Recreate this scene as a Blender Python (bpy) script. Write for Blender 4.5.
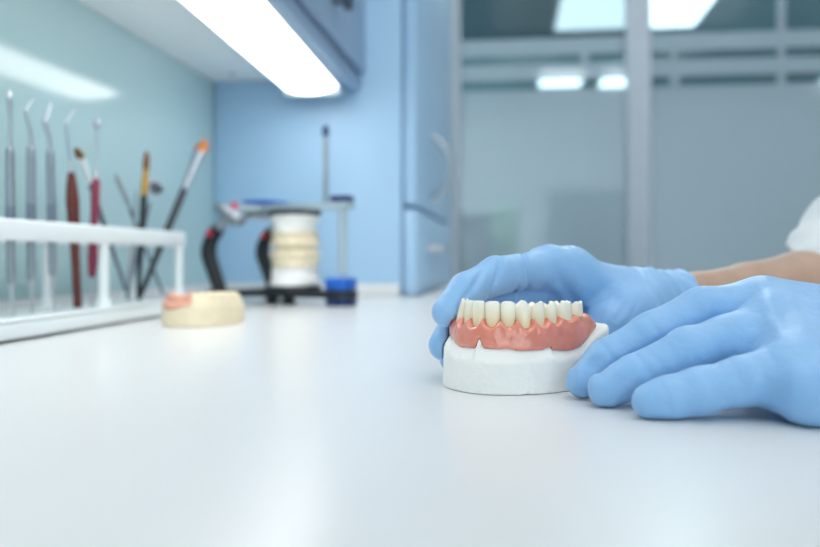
import bpy, bmesh, math, random
import numpy as np
from mathutils import Vector, Matrix

sc = bpy.context.scene
for o in list(bpy.data.objects):
    bpy.data.objects.remove(o)
col = sc.collection

# ------------------------------------------------------------------ camera
TZ = 0.75                      # height of the worktop surface
H0 = 0.056                     # lens height above the worktop
CAMZ = TZ + H0
FPX = 800.0                    # focal length in pixels of the 820 px frame
CX, CY = 410.0, 258.0          # principal point: horizon at y=258
YAW = math.radians(7.125)
RV = Vector((math.cos(YAW), math.sin(YAW), 0))
FV = Vector((-math.sin(YAW), math.cos(YAW), 0))

cam_data = bpy.data.cameras.new('camera')
cam = bpy.data.objects.new('camera', cam_data)
col.objects.link(cam)
cam.location = (0, 0, CAMZ)
cam.rotation_euler = (math.pi / 2, 0, YAW)
cam_data.sensor_width = 36.0
cam_data.lens = FPX / 820.0 * 36.0
cam_data.shift_y = -(273.5 - CY) / 820.0
cam_data.clip_start = 0.01
cam_data.dof.use_dof = True
cam_data.dof.focus_distance = 0.336
cam_data.dof.aperture_fstop = 6.6
sc.camera = cam

# ------------------------------------------------------------------ world, exposure
world = bpy.data.worlds.new('world')
sc.world = world
world.use_nodes = True
world.node_tree.nodes['Background'].inputs[0].default_value = (1.0, 0.97, 0.95, 1)
world.node_tree.nodes['Background'].inputs[1].default_value = 3.0        # daylight, reaches the room through the added rear window
sc.view_settings.view_transform = 'Standard'
sc.view_settings.look = 'None'
sc.view_settings.gamma = 1.0
sc.view_settings.use_curve_mapping = False
sc.view_settings.exposure = 0.0
try:
    sc.cycles.use_denoising = True
    sc.cycles.max_bounces = 10
    sc.cycles.transmission_bounces = 8
    sc.cycles.sample_clamp_indirect = 4.0
    sc.cycles.caustics_reflective = False
    sc.cycles.caustics_refractive = False
except Exception:
    pass
CEIL_L = 3.65                  # radiance of the ceiling panels
FAR_L = 2.3                    # radiance of panels in the room beyond the glass
LAMP_L = 5.0                   # radiance of the under-cabinet lamp

# ------------------------------------------------------------------ measuring helpers
def cp(px, py, d):             # frame position + depth (m) -> world point
    return RV * ((px - CX) / FPX * d) + FV * d + Vector((0, 0, CAMZ - (py - CY) / FPX * d))
def on_y(px, py, Y):
    r = RV * ((px - CX) / FPX) + FV
    return cp(px, py, Y / r.y)
def on_x(px, py, X):
    r = RV * ((px - CX) / FPX) + FV
    return cp(px, py, X / r.x)
def on_table(px, py, z=0.0):
    return cp(px, py, (H0 - z) * FPX / (py - CY))

# ------------------------------------------------------------------ materials
def lin(c):
    return tuple(((v / 255.0) / 12.92 if v / 255.0 <= 0.04045 else ((v / 255.0 + 0.055) / 1.055) ** 2.4) for v in c)
MATS = {}
def mat(name, rgb, rough=0.5, metal=0.0, spec=0.5, vary=0.03, vscale=30.0, bump=0.0, bscale=200.0,
        coat=0.0, sss=0.0, sss_r=(0.004, 0.002, 0.0015), stretch=None, detail=3.0, sheen=0.0, emit=None, emit_s=0.0):
    m = bpy.data.materials.new(name)
    m.use_nodes = True
    nt = m.node_tree
    b = nt.nodes['Principled BSDF']
    c = lin(rgb)
    b.inputs['Roughness'].default_value = rough
    b.inputs['Metallic'].default_value = metal
    b.inputs['Specular IOR Level'].default_value = spec
    b.inputs['Coat Weight'].default_value = coat
    b.inputs['Coat Roughness'].default_value = 0.06
    b.inputs['Sheen Weight'].default_value = sheen
    if sss > 0:
        b.inputs['Subsurface Weight'].default_value = sss
        b.inputs['Subsurface Radius'].default_value = (1, sss_r[1] / sss_r[0], sss_r[2] / sss_r[0])
        b.inputs['Subsurface Scale'].default_value = sss_r[0]
    tc = nt.nodes.new('ShaderNodeTexCoord')
    src = tc.outputs['Object']
    if stretch:
        mp = nt.nodes.new('ShaderNodeMapping')
        mp.inputs['Scale'].default_value = stretch
        nt.links.new(src, mp.inputs['Vector'])
        src = mp.outputs['Vector']
    n = nt.nodes.new('ShaderNodeTexNoise')
    n.inputs['Scale'].default_value = vscale
    n.inputs['Detail'].default_value = detail
    nt.links.new(src, n.inputs['Vector'])
    r = nt.nodes.new('ShaderNodeValToRGB')
    r.color_ramp.elements[0].position = 0.3
    r.color_ramp.elements[1].position = 0.7
    r.color_ramp.elements[0].color = (c[0] * (1 - vary), c[1] * (1 - vary), c[2] * (1 - vary), 1)
    r.color_ramp.elements[1].color = (min(1, c[0] * (1 + vary)), min(1, c[1] * (1 + vary)), min(1, c[2] * (1 + vary)), 1)
    nt.links.new(n.outputs['Fac'], r.inputs['Fac'])
    nt.links.new(r.outputs['Color'], b.inputs['Base Color'])
    if bump > 0:
        n2 = nt.nodes.new('ShaderNodeTexNoise')
        n2.inputs['Scale'].default_value = bscale
        n2.inputs['Detail'].default_value = detail
        nt.links.new(src, n2.inputs['Vector'])
        bp = nt.nodes.new('ShaderNodeBump')
        bp.inputs['Strength'].default_value = 1.0
        bp.inputs['Distance'].default_value = bump
        nt.links.new(n2.outputs['Fac'], bp.inputs['Height'])
        nt.links.new(bp.outputs['Normal'], b.inputs['Normal'])
    if emit:
        b.inputs['Emission Color'].default_value = (*emit, 1)
        b.inputs['Emission Strength'].default_value = emit_s
    MATS[name] = m
    return m

mat('worktop_white', (228, 230, 232), rough=0.24, spec=0.16, vary=0.01, vscale=8)
mat('teal_glass', (180, 209, 214), rough=0.09, spec=0.5, vary=0.015, vscale=3)
mat('blue_laminate', (172, 207, 238), rough=0.38, vary=0.015, vscale=6)
mat('blue_edge', (160, 198, 238), rough=0.35, vary=0.01)
mat('seam_dark', (70, 100, 140), rough=0.6)
mat('cabinet_white', (240, 244, 245), rough=0.45, vary=0.01)
mat('cabinet_grey', (150, 175, 205), rough=0.4, vary=0.01)
mat('housing', (178, 196, 208), rough=0.4, metal=0.3)
mat('metal', (190, 196, 204), rough=0.28, metal=1.0, vary=0.04)
mat('satin_metal', (158, 166, 176), rough=0.42, metal=0.9, vary=0.05, vscale=200)
mat('steel_dark', (110, 118, 130), rough=0.3, metal=1.0)
mat('grip_grey', (128, 138, 156), rough=0.4, metal=0.6)
mat('frame_grey', (218, 228, 241), rough=0.45, metal=0.0)
mat('rack_white', (236, 243, 246), rough=0.35, vary=0.01, sss=0.0)
mat('wood_brown', (100, 34, 26), rough=0.35, vary=0.2, vscale=60, stretch=(6, 6, 1), coat=0.3)
mat('maroon', (140, 48, 78), rough=0.35, vary=0.15, vscale=150)
mat('black_lacquer', (22, 30, 42), rough=0.3, vary=0.05)
mat('black_cast', (24, 28, 36), rough=0.42, vary=0.1)
mat('brush_orange', (196, 112, 28), rough=0.7, vary=0.25, vscale=500, stretch=(1, 1, 0.1))
mat('brush_brown', (126, 84, 40), rough=0.7, vary=0.25, vscale=500)
mat('gold', (196, 150, 64), rough=0.3, metal=0.9, vary=0.08)
mat('blue_plastic', (22, 96, 196), rough=0.35)
mat('navy_plastic', (22, 50, 104), rough=0.35)
mat('red_plastic', (214, 48, 74), rough=0.35)
mat('stone_beige', (243, 228, 198), rough=0.6, vary=0.05, vscale=120, bump=0.0004, bscale=300)
mat('pink_mask', (236, 172, 150), rough=0.45, vary=0.12, vscale=120)
mat('plaster', (246, 245, 243), rough=0.75, vary=0.015, vscale=160, bump=0.00035, bscale=420, spec=0.3)
mat('acrylic_pink', (234, 142, 122), rough=0.2, vary=0.08, vscale=190, coat=1.0, sss=0.25, bump=0.0009, bscale=150)
mat('tooth', (252, 250, 246), rough=0.16, vary=0.02, vscale=60, coat=0.4, sss=0.35, sss_r=(0.0025, 0.002, 0.0015))
mat('glove_blue', (146, 192, 238), rough=0.42, spec=0.4, vary=0.03, vscale=70, bump=0.0011, bscale=95, detail=4.0, sheen=0.15)
mat('skin', (190, 156, 136), rough=0.5, vary=0.07, vscale=60, bump=0.0004, bscale=500, sss=0.2)
mat('coat_white', (236, 240, 242), rough=0.85, vary=0.01, vscale=50, bump=0.0004, bscale=900, sheen=0.2)
mat('floor_grey', (150, 160, 166), rough=0.35, vary=0.03, vscale=3)
mat('wall_white', (226, 232, 236), rough=0.8, vary=0.01)
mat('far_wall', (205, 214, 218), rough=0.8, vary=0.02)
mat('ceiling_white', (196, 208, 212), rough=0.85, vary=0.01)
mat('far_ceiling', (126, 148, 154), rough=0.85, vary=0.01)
mat('green_fabric', (120, 170, 140), rough=0.8)
mat('dark_unit', (58, 82, 92), rough=0.6)
mat('pale_unit', (226, 226, 220), rough=0.6)
mat('panel_glow', (250, 252, 255), rough=0.5, emit=(1.0, 0.95, 0.90), emit_s=CEIL_L)
mat('far_glow', (250, 252, 255), rough=0.5, emit=(0.95, 0.99, 1.0), emit_s=FAR_L)
mat('far_room_glow', (250, 252, 255), rough=0.5, emit=(0.92, 0.98, 1.0), emit_s=FAR_L * 9)  # for the unseen fill panels added in the room beyond
mat('lamp_glow', (252, 253, 255), rough=0.5, emit=(1.0, 0.98, 0.95), emit_s=LAMP_L)

def tooth_gradient():
    m = MATS['tooth']; nt = m.node_tree; b = nt.nodes['Principled BSDF']
    tc = nt.nodes.new('ShaderNodeTexCoord'); sp = nt.nodes.new('ShaderNodeSeparateXYZ')
    mr = nt.nodes.new('ShaderNodeMapRange'); mr.inputs[1].default_value = 0.009; mr.inputs[2].default_value = 0.021
    rp = nt.nodes.new('ShaderNodeValToRGB'); mx = nt.nodes.new('ShaderNodeMix'); mx.data_type = 'RGBA'; mx.blend_type = 'MULTIPLY'; mx.inputs[0].default_value = 1.0
    e = rp.color_ramp.elements
    e[0].color = (*lin((244, 224, 176)), 1); e[1].color = (*lin((255, 250, 243)), 1)
    k = e.new(0.45); k.color = (*lin((252, 240, 214)), 1)
    nt.links.new(tc.outputs['Object'], sp.inputs[0]); nt.links.new(sp.outputs['Z'], mr.inputs[0]); nt.links.new(mr.outputs[0], rp.inputs[0])
    old = b.inputs['Base Color'].links[0].from_socket
    nt.links.new(old, mx.inputs[6]); nt.links.new(rp.outputs[0], mx.inputs[7]); nt.links.new(mx.outputs[2], b.inputs['Base Color'])
tooth_gradient()

def glass_mat(name, frosted, tint=(0.80, 0.90, 0.92)):
    m = bpy.data.materials.new(name); m.use_nodes = True
    nt = m.node_tree
    for n in list(nt.nodes): nt.nodes.remove(n)
    out = nt.nodes.new('ShaderNodeOutputMaterial')
    mix = nt.nodes.new('ShaderNodeMixShader')
    if frosted:
        tr = nt.nodes.new('ShaderNodeBsdfRefraction'); tr.inputs['IOR'].default_value = 1.12
        tr.inputs['Roughness'].default_value = 0.26; tr.inputs['Color'].default_value = (0.90, 0.95, 0.97, 1)
        df = nt.nodes.new('ShaderNodeBsdfDiffuse'); df.inputs['Color'].default_value = (0.74, 0.84, 0.93, 1)
        tl = nt.nodes.new('ShaderNodeBsdfTranslucent'); tl.inputs['Color'].default_value = (0.62, 0.74, 0.80, 1)
        nz = nt.nodes.new('ShaderNodeTexNoise'); nz.inputs['Scale'].default_value = 3.0
        m2 = nt.nodes.new('ShaderNodeMixShader'); m2.inputs[0].default_value = 0.72
        nt.links.new(tl.outputs[0], m2.inputs[1]); nt.links.new(tr.outputs[0], m2.inputs[2])
        mr = nt.nodes.new('ShaderNodeMapRange'); mr.inputs[3].default_value = 0.26; mr.inputs[4].default_value = 0.30
        nt.links.new(nz.outputs['Fac'], mr.inputs[0]); nt.links.new(mr.outputs[0], mix.inputs[0])
        nt.links.new(m2.outputs[0], mix.inputs[1]); nt.links.new(df.outputs[0], mix.inputs[2])
    else:
        tr = nt.nodes.new('ShaderNodeBsdfTransparent'); tr.inputs['Color'].default_value = (*tint, 1)
        gl = nt.nodes.new('ShaderNodeBsdfGlossy'); gl.inputs['Roughness'].default_value = 0.03
        lw = nt.nodes.new('ShaderNodeFresnel'); lw.inputs['IOR'].default_value = 1.18
        nt.links.new(lw.outputs[0], mix.inputs[0]); nt.links.new(tr.outputs[0], mix.inputs[1]); nt.links.new(gl.outputs[0], mix.inputs[2])
    nt.links.new(mix.outputs[0], out.inputs[0])
    MATS[name] = m
glass_mat('frosted_glass', True)
glass_mat('clear_glass', False)
glass_mat('tinted_glass', False, (0.52, 0.60, 0.63))

# ------------------------------------------------------------------ object helpers
def thing(name, label, cat, loc, group=None):
    o = bpy.data.objects.new(name, None); col.objects.link(o)
    o.location = loc; o.empty_display_size = 0.02
    o['label'] = label; o['category'] = cat
    if group: o['group'] = group
    return o
def wloc(o):
    v = Vector(o.location)
    while o.parent:
        o = o.parent; v = v + Vector(o.location)
    return v
def obj(name, verts, faces, m, parent=None, smooth=True, origin=None):
    """one mesh object; verts are world coordinates"""
    V = np.asarray([tuple(v) for v in verts] if not isinstance(verts, np.ndarray) else verts, float)
    if parent is not None: base = np.array(wloc(parent))
    elif origin is not None: base = np.array(origin, float)
    else: base = np.array([(V[:, 0].min() + V[:, 0].max()) / 2, (V[:, 1].min() + V[:, 1].max()) / 2, V[:, 2].min()])
    me = bpy.data.meshes.new(name)
    fl = faces.tolist() if isinstance(faces, np.ndarray) else faces
    me.from_pydata((V - base).tolist(), [], fl)
    me.materials.append(MATS[m])
    if smooth: me.polygons.foreach_set('use_smooth', [True] * len(me.polygons))
    me.update()
    o = bpy.data.objects.new(name, me); col.objects.link(o)
    if parent is not None: o.parent = parent
    else: o.location = base
    return o
def tag(o, label=None, cat=None, group=None, kind=None):
    if label: o['label'] = label
    if cat: o['category'] = cat
    if group: o['group'] = group
    if kind: o['kind'] = kind
    return o
def box_vf(lo, hi, bev=0.0, seg=2, M=None):
    bm = bmesh.new()
    bmesh.ops.create_cube(bm, size=1.0)
    c = [(lo[i] + hi[i]) / 2 for i in range(3)]; s = [hi[i] - lo[i] for i in range(3)]
    for v in bm.verts: v.co = Vector((c[0] + v.co.x * s[0], c[1] + v.co.y * s[1], c[2] + v.co.z * s[2]))
    if bev > 0:
        bmesh.ops.bevel(bm, geom=list(bm.edges), offset=bev, segments=seg, affect='EDGES', profile=0.5)
    if M is not None: bm.transform(M)
    bm.verts.index_update()
    V = [v.co.copy() for v in bm.verts]; F = [[v.index for v in f.verts] for f in bm.faces]
    bm.free()
    return V, F
def box(name, lo, hi, m, parent=None, bev=0.0, seg=2, M=None, kind=None):
    V, F = box_vf(lo, hi, bev, seg, M)
    o = obj(name, V, F, m, parent, smooth=False)
    if bev > 0:
        o.data.polygons.foreach_set('use_smooth', [True] * len(o.data.polygons))
        try:
            o.data.set_sharp_from_angle(angle=math.radians(50))
        except Exception: pass
    if kind: o['kind'] = kind
    return o
def basis(d):
    d = Vector(d).normalized()
    a = Vector((0, 0, 1)) if abs(d.z) < 0.9 else Vector((1, 0, 0))
    x = d.cross(a).normalized(); y = d.cross(x).normalized()
    return x, y, d
def tube_vf(pts, rads, n=14, caps=True, flat=1.0, flat_axis=None):
    pts = [Vector(p) for p in pts]
    V, F = [], []
    x = None
    for i, p in enumerate(pts):
        if i == 0: d = pts[1] - p
        elif i == len(pts) - 1: d = p - pts[i - 1]
        else: d = (pts[i + 1] - pts[i - 1])
        if d.length < 1e-9: d = pts[-1] - pts[0]
        d.normalize()
        if x is None:
            x = Vector(flat_axis) if flat_axis else basis(d)[0]
        x = (x - d * x.dot(d)).normalized(); y = d.cross(x)
        for k in range(n):
            a = 2 * math.pi * k / n
            V.append(p + x * (math.cos(a) * rads[i]) + y * (math.sin(a) * rads[i] * flat))
        if i:
            b0, b1 = (i - 1) * n, i * n
            for k in range(n):
                F.append([b0 + k, b0 + (k + 1) % n, b1 + (k + 1) % n, b1 + k])
    if caps:
        F.append(list(range(n))[::-1]); F.append([(len(pts) - 1) * n + k for k in range(n)])
    return V, F
def tube(name, pts, rads, m, parent=None, n=14, flat=1.0, flat_axis=None, caps=True):
    if not isinstance(rads, (list, tuple)): rads = [rads] * len(pts)
    V, F = tube_vf(pts, rads, n, caps, flat, flat_axis)
    o = obj(name, V, F, m, parent)
    try: o.data.set_sharp_from_angle(angle=math.radians(60))
    except Exception: pass
    return o
def lathe(name, p0, p1, prof, m, parent=None, n=18, flat=1.0, flat_axis=None):
    """profile of (t, r) from p0 (t=0) to p1 (t=1)"""
    p0, p1 = Vector(p0), Vector(p1)
    x, y, d = basis(p1 - p0)
    if flat_axis:
        x = (Vector(flat_axis) - d * d.dot(Vector(flat_axis))).normalized(); y = d.cross(x)
    V, F = [], []
    for i, (t, r) in enumerate(prof):
        c = p0.lerp(p1, t)
        for k in range(n):
            a = 2 * math.pi * k / n
            V.append(c + x * (math.cos(a) * r) + y * (math.sin(a) * r * flat))
        if i:
            for k in range(n):
                F.append([(i - 1) * n + k, (i - 1) * n + (k + 1) % n, i * n + (k + 1) % n, i * n + k])
    F.append(list(range(n))[::-1]); F.append([(len(prof) - 1) * n + k for k in range(n)])
    o = obj(name, V, F, m, parent)
    try: o.data.set_sharp_from_angle(angle=math.radians(50))
    except Exception: pass
    return o
def smooth_path(pts, sub=6):
    pts = [Vector(p) for p in pts]; out = []
    for i in range(len(pts) - 1):
        p0 = pts[max(i - 1, 0)]; p1 = pts[i]; p2 = pts[i + 1]; p3 = pts[min(i + 2, len(pts) - 1)]
        for s in range(sub):
            t = s / sub
            out.append(0.5 * ((2 * p1) + (p2 - p0) * t + (2 * p0 - 5 * p1 + 4 * p2 - p3) * t * t + (3 * p1 - p0 - 3 * p2 + p3) * t ** 3))
    out.append(pts[-1])
    return out

# ------------------------------------------------------------------ implicit surfaces (numpy)
def surface_nets(F, lo, h):
    """F: grid of signed distances -> verts (world), quads"""
    S = F < 0
    nx, ny, nz = F.shape
    acc = np.zeros((nx - 1, ny - 1, nz - 1, 3)); cnt = np.zeros((nx - 1, ny - 1, nz - 1))
    corners = [(i, j, k) for i in (0, 1) for j in (0, 1) for k in (0, 1)]
    def sub(A, c): return A[c[0]:nx - 1 + c[0], c[1]:ny - 1 + c[1], c[2]:nz - 1 + c[2]]
    for a in corners:
        for ax in range(3):
            if a[ax] == 0:
                b = list(a); b[ax] = 1
                fa, fb = sub(F, a), sub(F, b)
                cr = sub(S, a) != sub(S, b)
                if not cr.any(): continue
                t = fa[cr] / (fa[cr] - fb[cr])
                p = np.tile(np.array(a, float), (t.size, 1)); p[:, ax] = t
                acc[cr] += p; cnt[cr] += 1
    act = cnt > 0
    idx = -np.ones(act.shape, int); idx[act] = np.arange(act.sum())
    ijk = np.argwhere(act)
    V = (ijk + acc[act] / cnt[act][:, None]) * h + np.array(lo)
    quads = []
    for ax in range(3):
        o1, o2 = [(1, 2), (2, 0), (0, 1)][ax]
        sl0 = [slice(1, -1)] * 3; sl0[ax] = slice(0, -1)
        sl1 = list(sl0); sl1[ax] = slice(1, None)
        s0, s1 = S[tuple(sl0)], S[tuple(sl1)]
        for flip in (False, True):
            e = (s0 & ~s1) if not flip else (~s0 & s1)
            g = np.argwhere(e)
            if not len(g): continue
            off = np.array([1, 1, 1]); off[ax] = 0
            g = g + off
            def at(d1, d2):
                q = g.copy(); q[:, o1] -= d1; q[:, o2] -= d2
                return idx[q[:, 0], q[:, 1], q[:, 2]]
            Q = np.stack([at(1, 1), at(0, 1), at(0, 0), at(1, 0)], 1)
            if flip: Q = Q[:, ::-1]
            quads.append(Q)
    Q = np.concatenate(quads)
    Q = Q[(Q >= 0).all(1)]
    return V, Q
def relax(V, Q, it=2, f=0.5):
    n = len(V)
    E = np.concatenate([Q[:, [0, 1]], Q[:, [1, 2]], Q[:, [2, 3]], Q[:, [3, 0]]])
    for _ in range(it):
        A = np.zeros_like(V); c = np.zeros(n)
        np.add.at(A, E[:, 0], V[E[:, 1]]); np.add.at(c, E[:, 0], 1)
        np.add.at(A, E[:, 1], V[E[:, 0]]); np.add.at(c, E[:, 1], 1)
        V = V + f * (A / np.maximum(c, 1)[:, None] - V)
    return V
def smin(a, b, k):
    if k <= 0: return np.minimum(a, b)
    h = np.maximum(k - np.abs(a - b), 0) / k
    return np.minimum(a, b) - h * h * k * 0.25
class Field:
    def __init__(s, lo, hi, h):
        s.lo = np.array(lo, float); s.h = h
        s.n = np.ceil((np.array(hi) - s.lo) / h).astype(int) + 1
        s.ax = [s.lo[i] + np.arange(s.n[i]) * h for i in range(3)]
        s.F = np.full(s.n, 0.05)
    def cone(s, a, b, ra, rb, k=0.0, F=None):
        F = s.F if F is None else F
        a, b = np.array(a, float), np.array(b, float)
        m = max(ra, rb) + max(0.012, k * 1.3)
        l = np.maximum(np.floor((np.minimum(a, b) - m - s.lo) / s.h).astype(int), 0)
        u = np.minimum(np.ceil((np.maximum(a, b) + m - s.lo) / s.h).astype(int) + 1, s.n)
        if (u <= l).any(): return
        X = s.ax[0][l[0]:u[0], None, None] - a[0]; Y = s.ax[1][None, l[1]:u[1], None] - a[1]; Z = s.ax[2][None, None, l[2]:u[2]] - a[2]
        d = b - a; L = max((d * d).sum(), 1e-12)
        t = np.clip((X * d[0] + Y * d[1] + Z * d[2]) / L, 0, 1)
        D = np.sqrt((X - t * d[0]) ** 2 + (Y - t * d[1]) ** 2 + (Z - t * d[2]) ** 2) - (ra + (rb - ra) * t)
        v = F[l[0]:u[0], l[1]:u[1], l[2]:u[2]]
        v[...] = smin(v, D, k)
    def new(s): return np.full(s.n, 0.05)
    def grid(s):
        return s.ax[0][:, None, None], s.ax[1][None, :, None], s.ax[2][None, None, :]
    def crease(s, p, nrm, w, depth, R):
        X, Y, Z = s.grid(); p = np.array(p); nrm = np.array(Vector(nrm).normalized())
        q = (X - p[0]) * nrm[0] + (Y - p[1]) * nrm[1] + (Z - p[2]) * nrm[2]
        r2 = (X - p[0]) ** 2 + (Y - p[1]) ** 2 + (Z - p[2]) ** 2
        s.F += depth * np.exp(-(q / w) ** 2) * np.exp(-(r2 / R ** 2) ** 2)
    def wrinkle(s, p, dirn, wav, amp, R, ph=0.0):
        X, Y, Z = s.grid(); p = np.array(p); d = np.array(Vector(dirn).normalized())
        q = (X - p[0]) * d[0] + (Y - p[1]) * d[1] + (Z - p[2]) * d[2]
        r2 = (X - p[0]) ** 2 + (Y - p[1]) ** 2 + (Z - p[2]) ** 2
        wob = 0.6 * np.sin((X * 1.3 + Z * 0.7 - Y) * 2 * math.pi / (wav * 4.1))
        s.F += amp * np.sin(q * 2 * math.pi / wav + ph + wob * 2) * np.exp(-(r2 / R ** 2))
    def mesh(s, it=2):
        V, Q = surface_nets(s.F, s.lo, s.h)
        return relax(V, Q, it), Q

def sstep(t):
    t = np.clip(t, 0, 1); return t * t * (3 - 2 * t)

# ================================================================== SETTING
WX = -0.446                    # left wall
BY = 1.165                     # near side of the tall cabinet
PY_ = 3.2                      # glass partition
CEIL = 2.72
def struct(name, lo, hi, m, bev=0.0, parent=None):
    o = box(name, lo, hi, m, parent, bev)
    if parent is None: o['kind'] = 'structure'
    return o
struct('floor', (-0.6, -2.5, -0.1), (4.2, 10.2, 0.0), 'floor_grey')
struct('ceiling', (-0.6, -2.5, CEIL), (4.2, PY_ + 0.05, CEIL + 0.1), 'ceiling_white')
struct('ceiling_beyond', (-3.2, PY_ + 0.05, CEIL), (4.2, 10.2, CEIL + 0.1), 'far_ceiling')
struct('floor_beyond', (-3.2, PY_ + 0.05, -0.1), (-0.6, 10.2, 0.0), 'floor_grey')
struct('wall_left', (WX - 0.1, -2.5, 0), (WX, PY_ - 0.04, CEIL), 'teal_glass')
struct('wall_right', (4.1, -2.5, 0), (4.2, 10.2, CEIL), 'wall_white')
WA, WB, WZ0, WZ1 = -0.3, 3.3, 0.85, 2.45
struct('wall_rear', (-0.6, -2.6, 0), (4.2, -2.5, WZ0), 'wall_white')
struct('wall_rear_top', (-0.6, -2.6, WZ1), (4.2, -2.5, CEIL), 'wall_white')
struct('wall_rear_side', (-0.6, -2.6, WZ0), (WA, -2.5, WZ1), 'wall_white')
struct('wall_rear_side', (WB, -2.6, WZ0), (4.2, -2.5, WZ1), 'wall_white')
win = thing('window_1', 'wide white framed window in the wall behind the photographer', 'window', ((WA + WB) / 2, -2.55, WZ0)); win['kind'] = 'structure'  # window added out of view to light the scene from the front
nW = 3
for k in range(nW + 1):
    x = WA + (WB - WA) * k / nW
    box('frame', (max(WA, x - 0.03), -2.58, WZ0), (min(WB, x + 0.03), -2.52, WZ1), 'wall_white', win)
for k in range(nW):
    x0 = WA + (WB - WA) * k / nW + 0.031; x1 = WA + (WB - WA) * (k + 1) / nW - 0.031
    box('frame', (x0, -2.58, WZ0), (x1, -2.52, WZ0 + 0.05), 'wall_white', win)
    box('frame', (x0, -2.58, WZ1 - 0.05), (x1, -2.52, WZ1), 'wall_white', win)
    box('pane', (x0, -2.553, WZ0 + 0.051), (x1, -2.547, WZ1 - 0.051), 'clear_glass', win)
pl = bpy.data.lights.new('window_portal', 'AREA'); pl.shape = 'RECTANGLE'; pl.size = WB - WA; pl.size_y = WZ1 - WZ0
pl.cycles.is_portal = True
po = bpy.data.objects.new('window_portal', pl); col.objects.link(po)
po.location = ((WA + WB) / 2, -2.6, (WZ0 + WZ1) / 2); po.rotation_euler = (math.pi / 2, 0, 0)
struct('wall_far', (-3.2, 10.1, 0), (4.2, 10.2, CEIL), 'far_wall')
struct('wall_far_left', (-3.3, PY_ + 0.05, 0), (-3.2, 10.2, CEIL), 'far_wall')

# ---- glass partition: posts, rails and panes
part = thing('glass_partition', 'grey framed glass partition with frosted panes and clear stripes behind the hands', 'partition', (1.2, PY_, 0))
part['kind'] = 'structure'
def PX(px): return on_y(px, 100, PY_).x
def PZ(py): return on_y(620, py, PY_).z
posts = [(442, 460, 0.03), (626, 650, 0.05), (958, 982, 0.05)]
for a, b, t in posts:
    box('post', (PX(a), PY_ - t / 2, 0.0), (PX(b), PY_ + t / 2, CEIL), 'frame_grey', part, 0.004)
box('post', (WX - 0.1, PY_ - 0.02, 0), (PX(442) - 0.002, PY_ + 0.02, CEIL), 'frame_grey', part)
box('post', (3.3, PY_ - 0.02, 0), (4.09, PY_ + 0.02, CEIL), 'frame_grey', part)
bays = [(PX(460), PX(626)), (PX(650), PX(958)), (PX(982), 3.3)]
zc = [PZ(88), PZ(78), PZ(62), PZ(53), PZ(36)]
for bi, (a, b) in enumerate(bays):
    CLR = 'tinted_glass' if bi == 0 else 'clear_glass'
    a += 0.001; b -= 0.001
    def pane(z0, z1, m):
        box('pane', (a, PY_ - 0.005, z0), (b, PY_ + 0.005, z1), m, part)
    def stripe(z0, z1, m, joins):          # clear stripe interrupted by frosted film bars
        xs = a
        for q in joins:
            c = PX(q)
            if not (a + 0.05 < c < b - 0.05): continue
            box('pane', (xs, PY_ - 0.005, z0), (c - 0.016, PY_ + 0.005, z1), m, part)
            box('film_bar', (c - 0.016, PY_ - 0.005, z0), (c + 0.016, PY_ + 0.005, z1), 'frosted_glass', part)
            xs = c + 0.016
        box('pane', (xs, PY_ - 0.005, z0), (b, PY_ + 0.005, z1), m, part)
    pane(0.08, zc[0], 'frosted_glass'); stripe(zc[0], zc[1], 'clear_glass', (674, 781)); pane(zc[1], zc[2], 'frosted_glass')
    stripe(zc[2], zc[3], 'clear_glass', (584, 674, 781)); pane(zc[3], zc[4], 'frosted_glass'); stripe(zc[4], CEIL - 0.09, CLR, (781,))
    box('rail', (a, PY_ - 0.02, 0.0), (b, PY_ + 0.02, 0.079), 'frame_grey', part)
    box('rail', (a, PY_ - 0.02, CEIL - 0.089), (b, PY_ + 0.02, CEIL), 'frame_grey', part)

# ---- furniture in the room beyond, blurred by the frosted pane
def far_unit(name, px0, px1, py0, Y, dep, m, label, cat):
    a = on_y(px0, py0, Y); b = on_y(px1, py0, Y)
    t = thing(name, label, cat, ((a.x + b.x) / 2, Y + dep / 2, 0))
    box('body', (a.x, Y, 0.06), (b.x, Y + dep, a.z - 0.02), m, t, 0.004)
    box('top', (a.x - 0.01, Y - 0.01, a.z - 0.02), (b.x + 0.01, Y + dep, a.z), m, t, 0.003)
    box('plinth', (a.x + 0.02, Y + 0.03, 0.0), (b.x - 0.02, Y + dep, 0.06), 'dark_unit', t)
    n = 2
    for k in range(n):
        x0 = a.x + (b.x - a.x) * k / n + 0.006; x1 = a.x + (b.x - a.x) * (k + 1) / n - 0.006
        d = box('door', (x0, Y - 0.016, 0.08), (x1, Y, a.z - 0.03), m, t, 0.003)
        tube('handle', [((x0 + x1) / 2, Y - 0.03, a.z - 0.2), ((x0 + x1) / 2, Y - 0.03, a.z - 0.1)], 0.006, 'metal', d)
    return t
far_unit('dark_cabinet', 425, 490, 214, 3.75, 0.45, 'dark_unit', 'dark low cabinet blurred behind the frosted glass by the blue cabinet', 'cabinet')
far_unit('pale_cabinet', 548, 640, 190, 5.2, 0.45, 'dark_unit', 'grey tall cabinet blurred behind the frosted glass near the post', 'cabinet')
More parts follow.
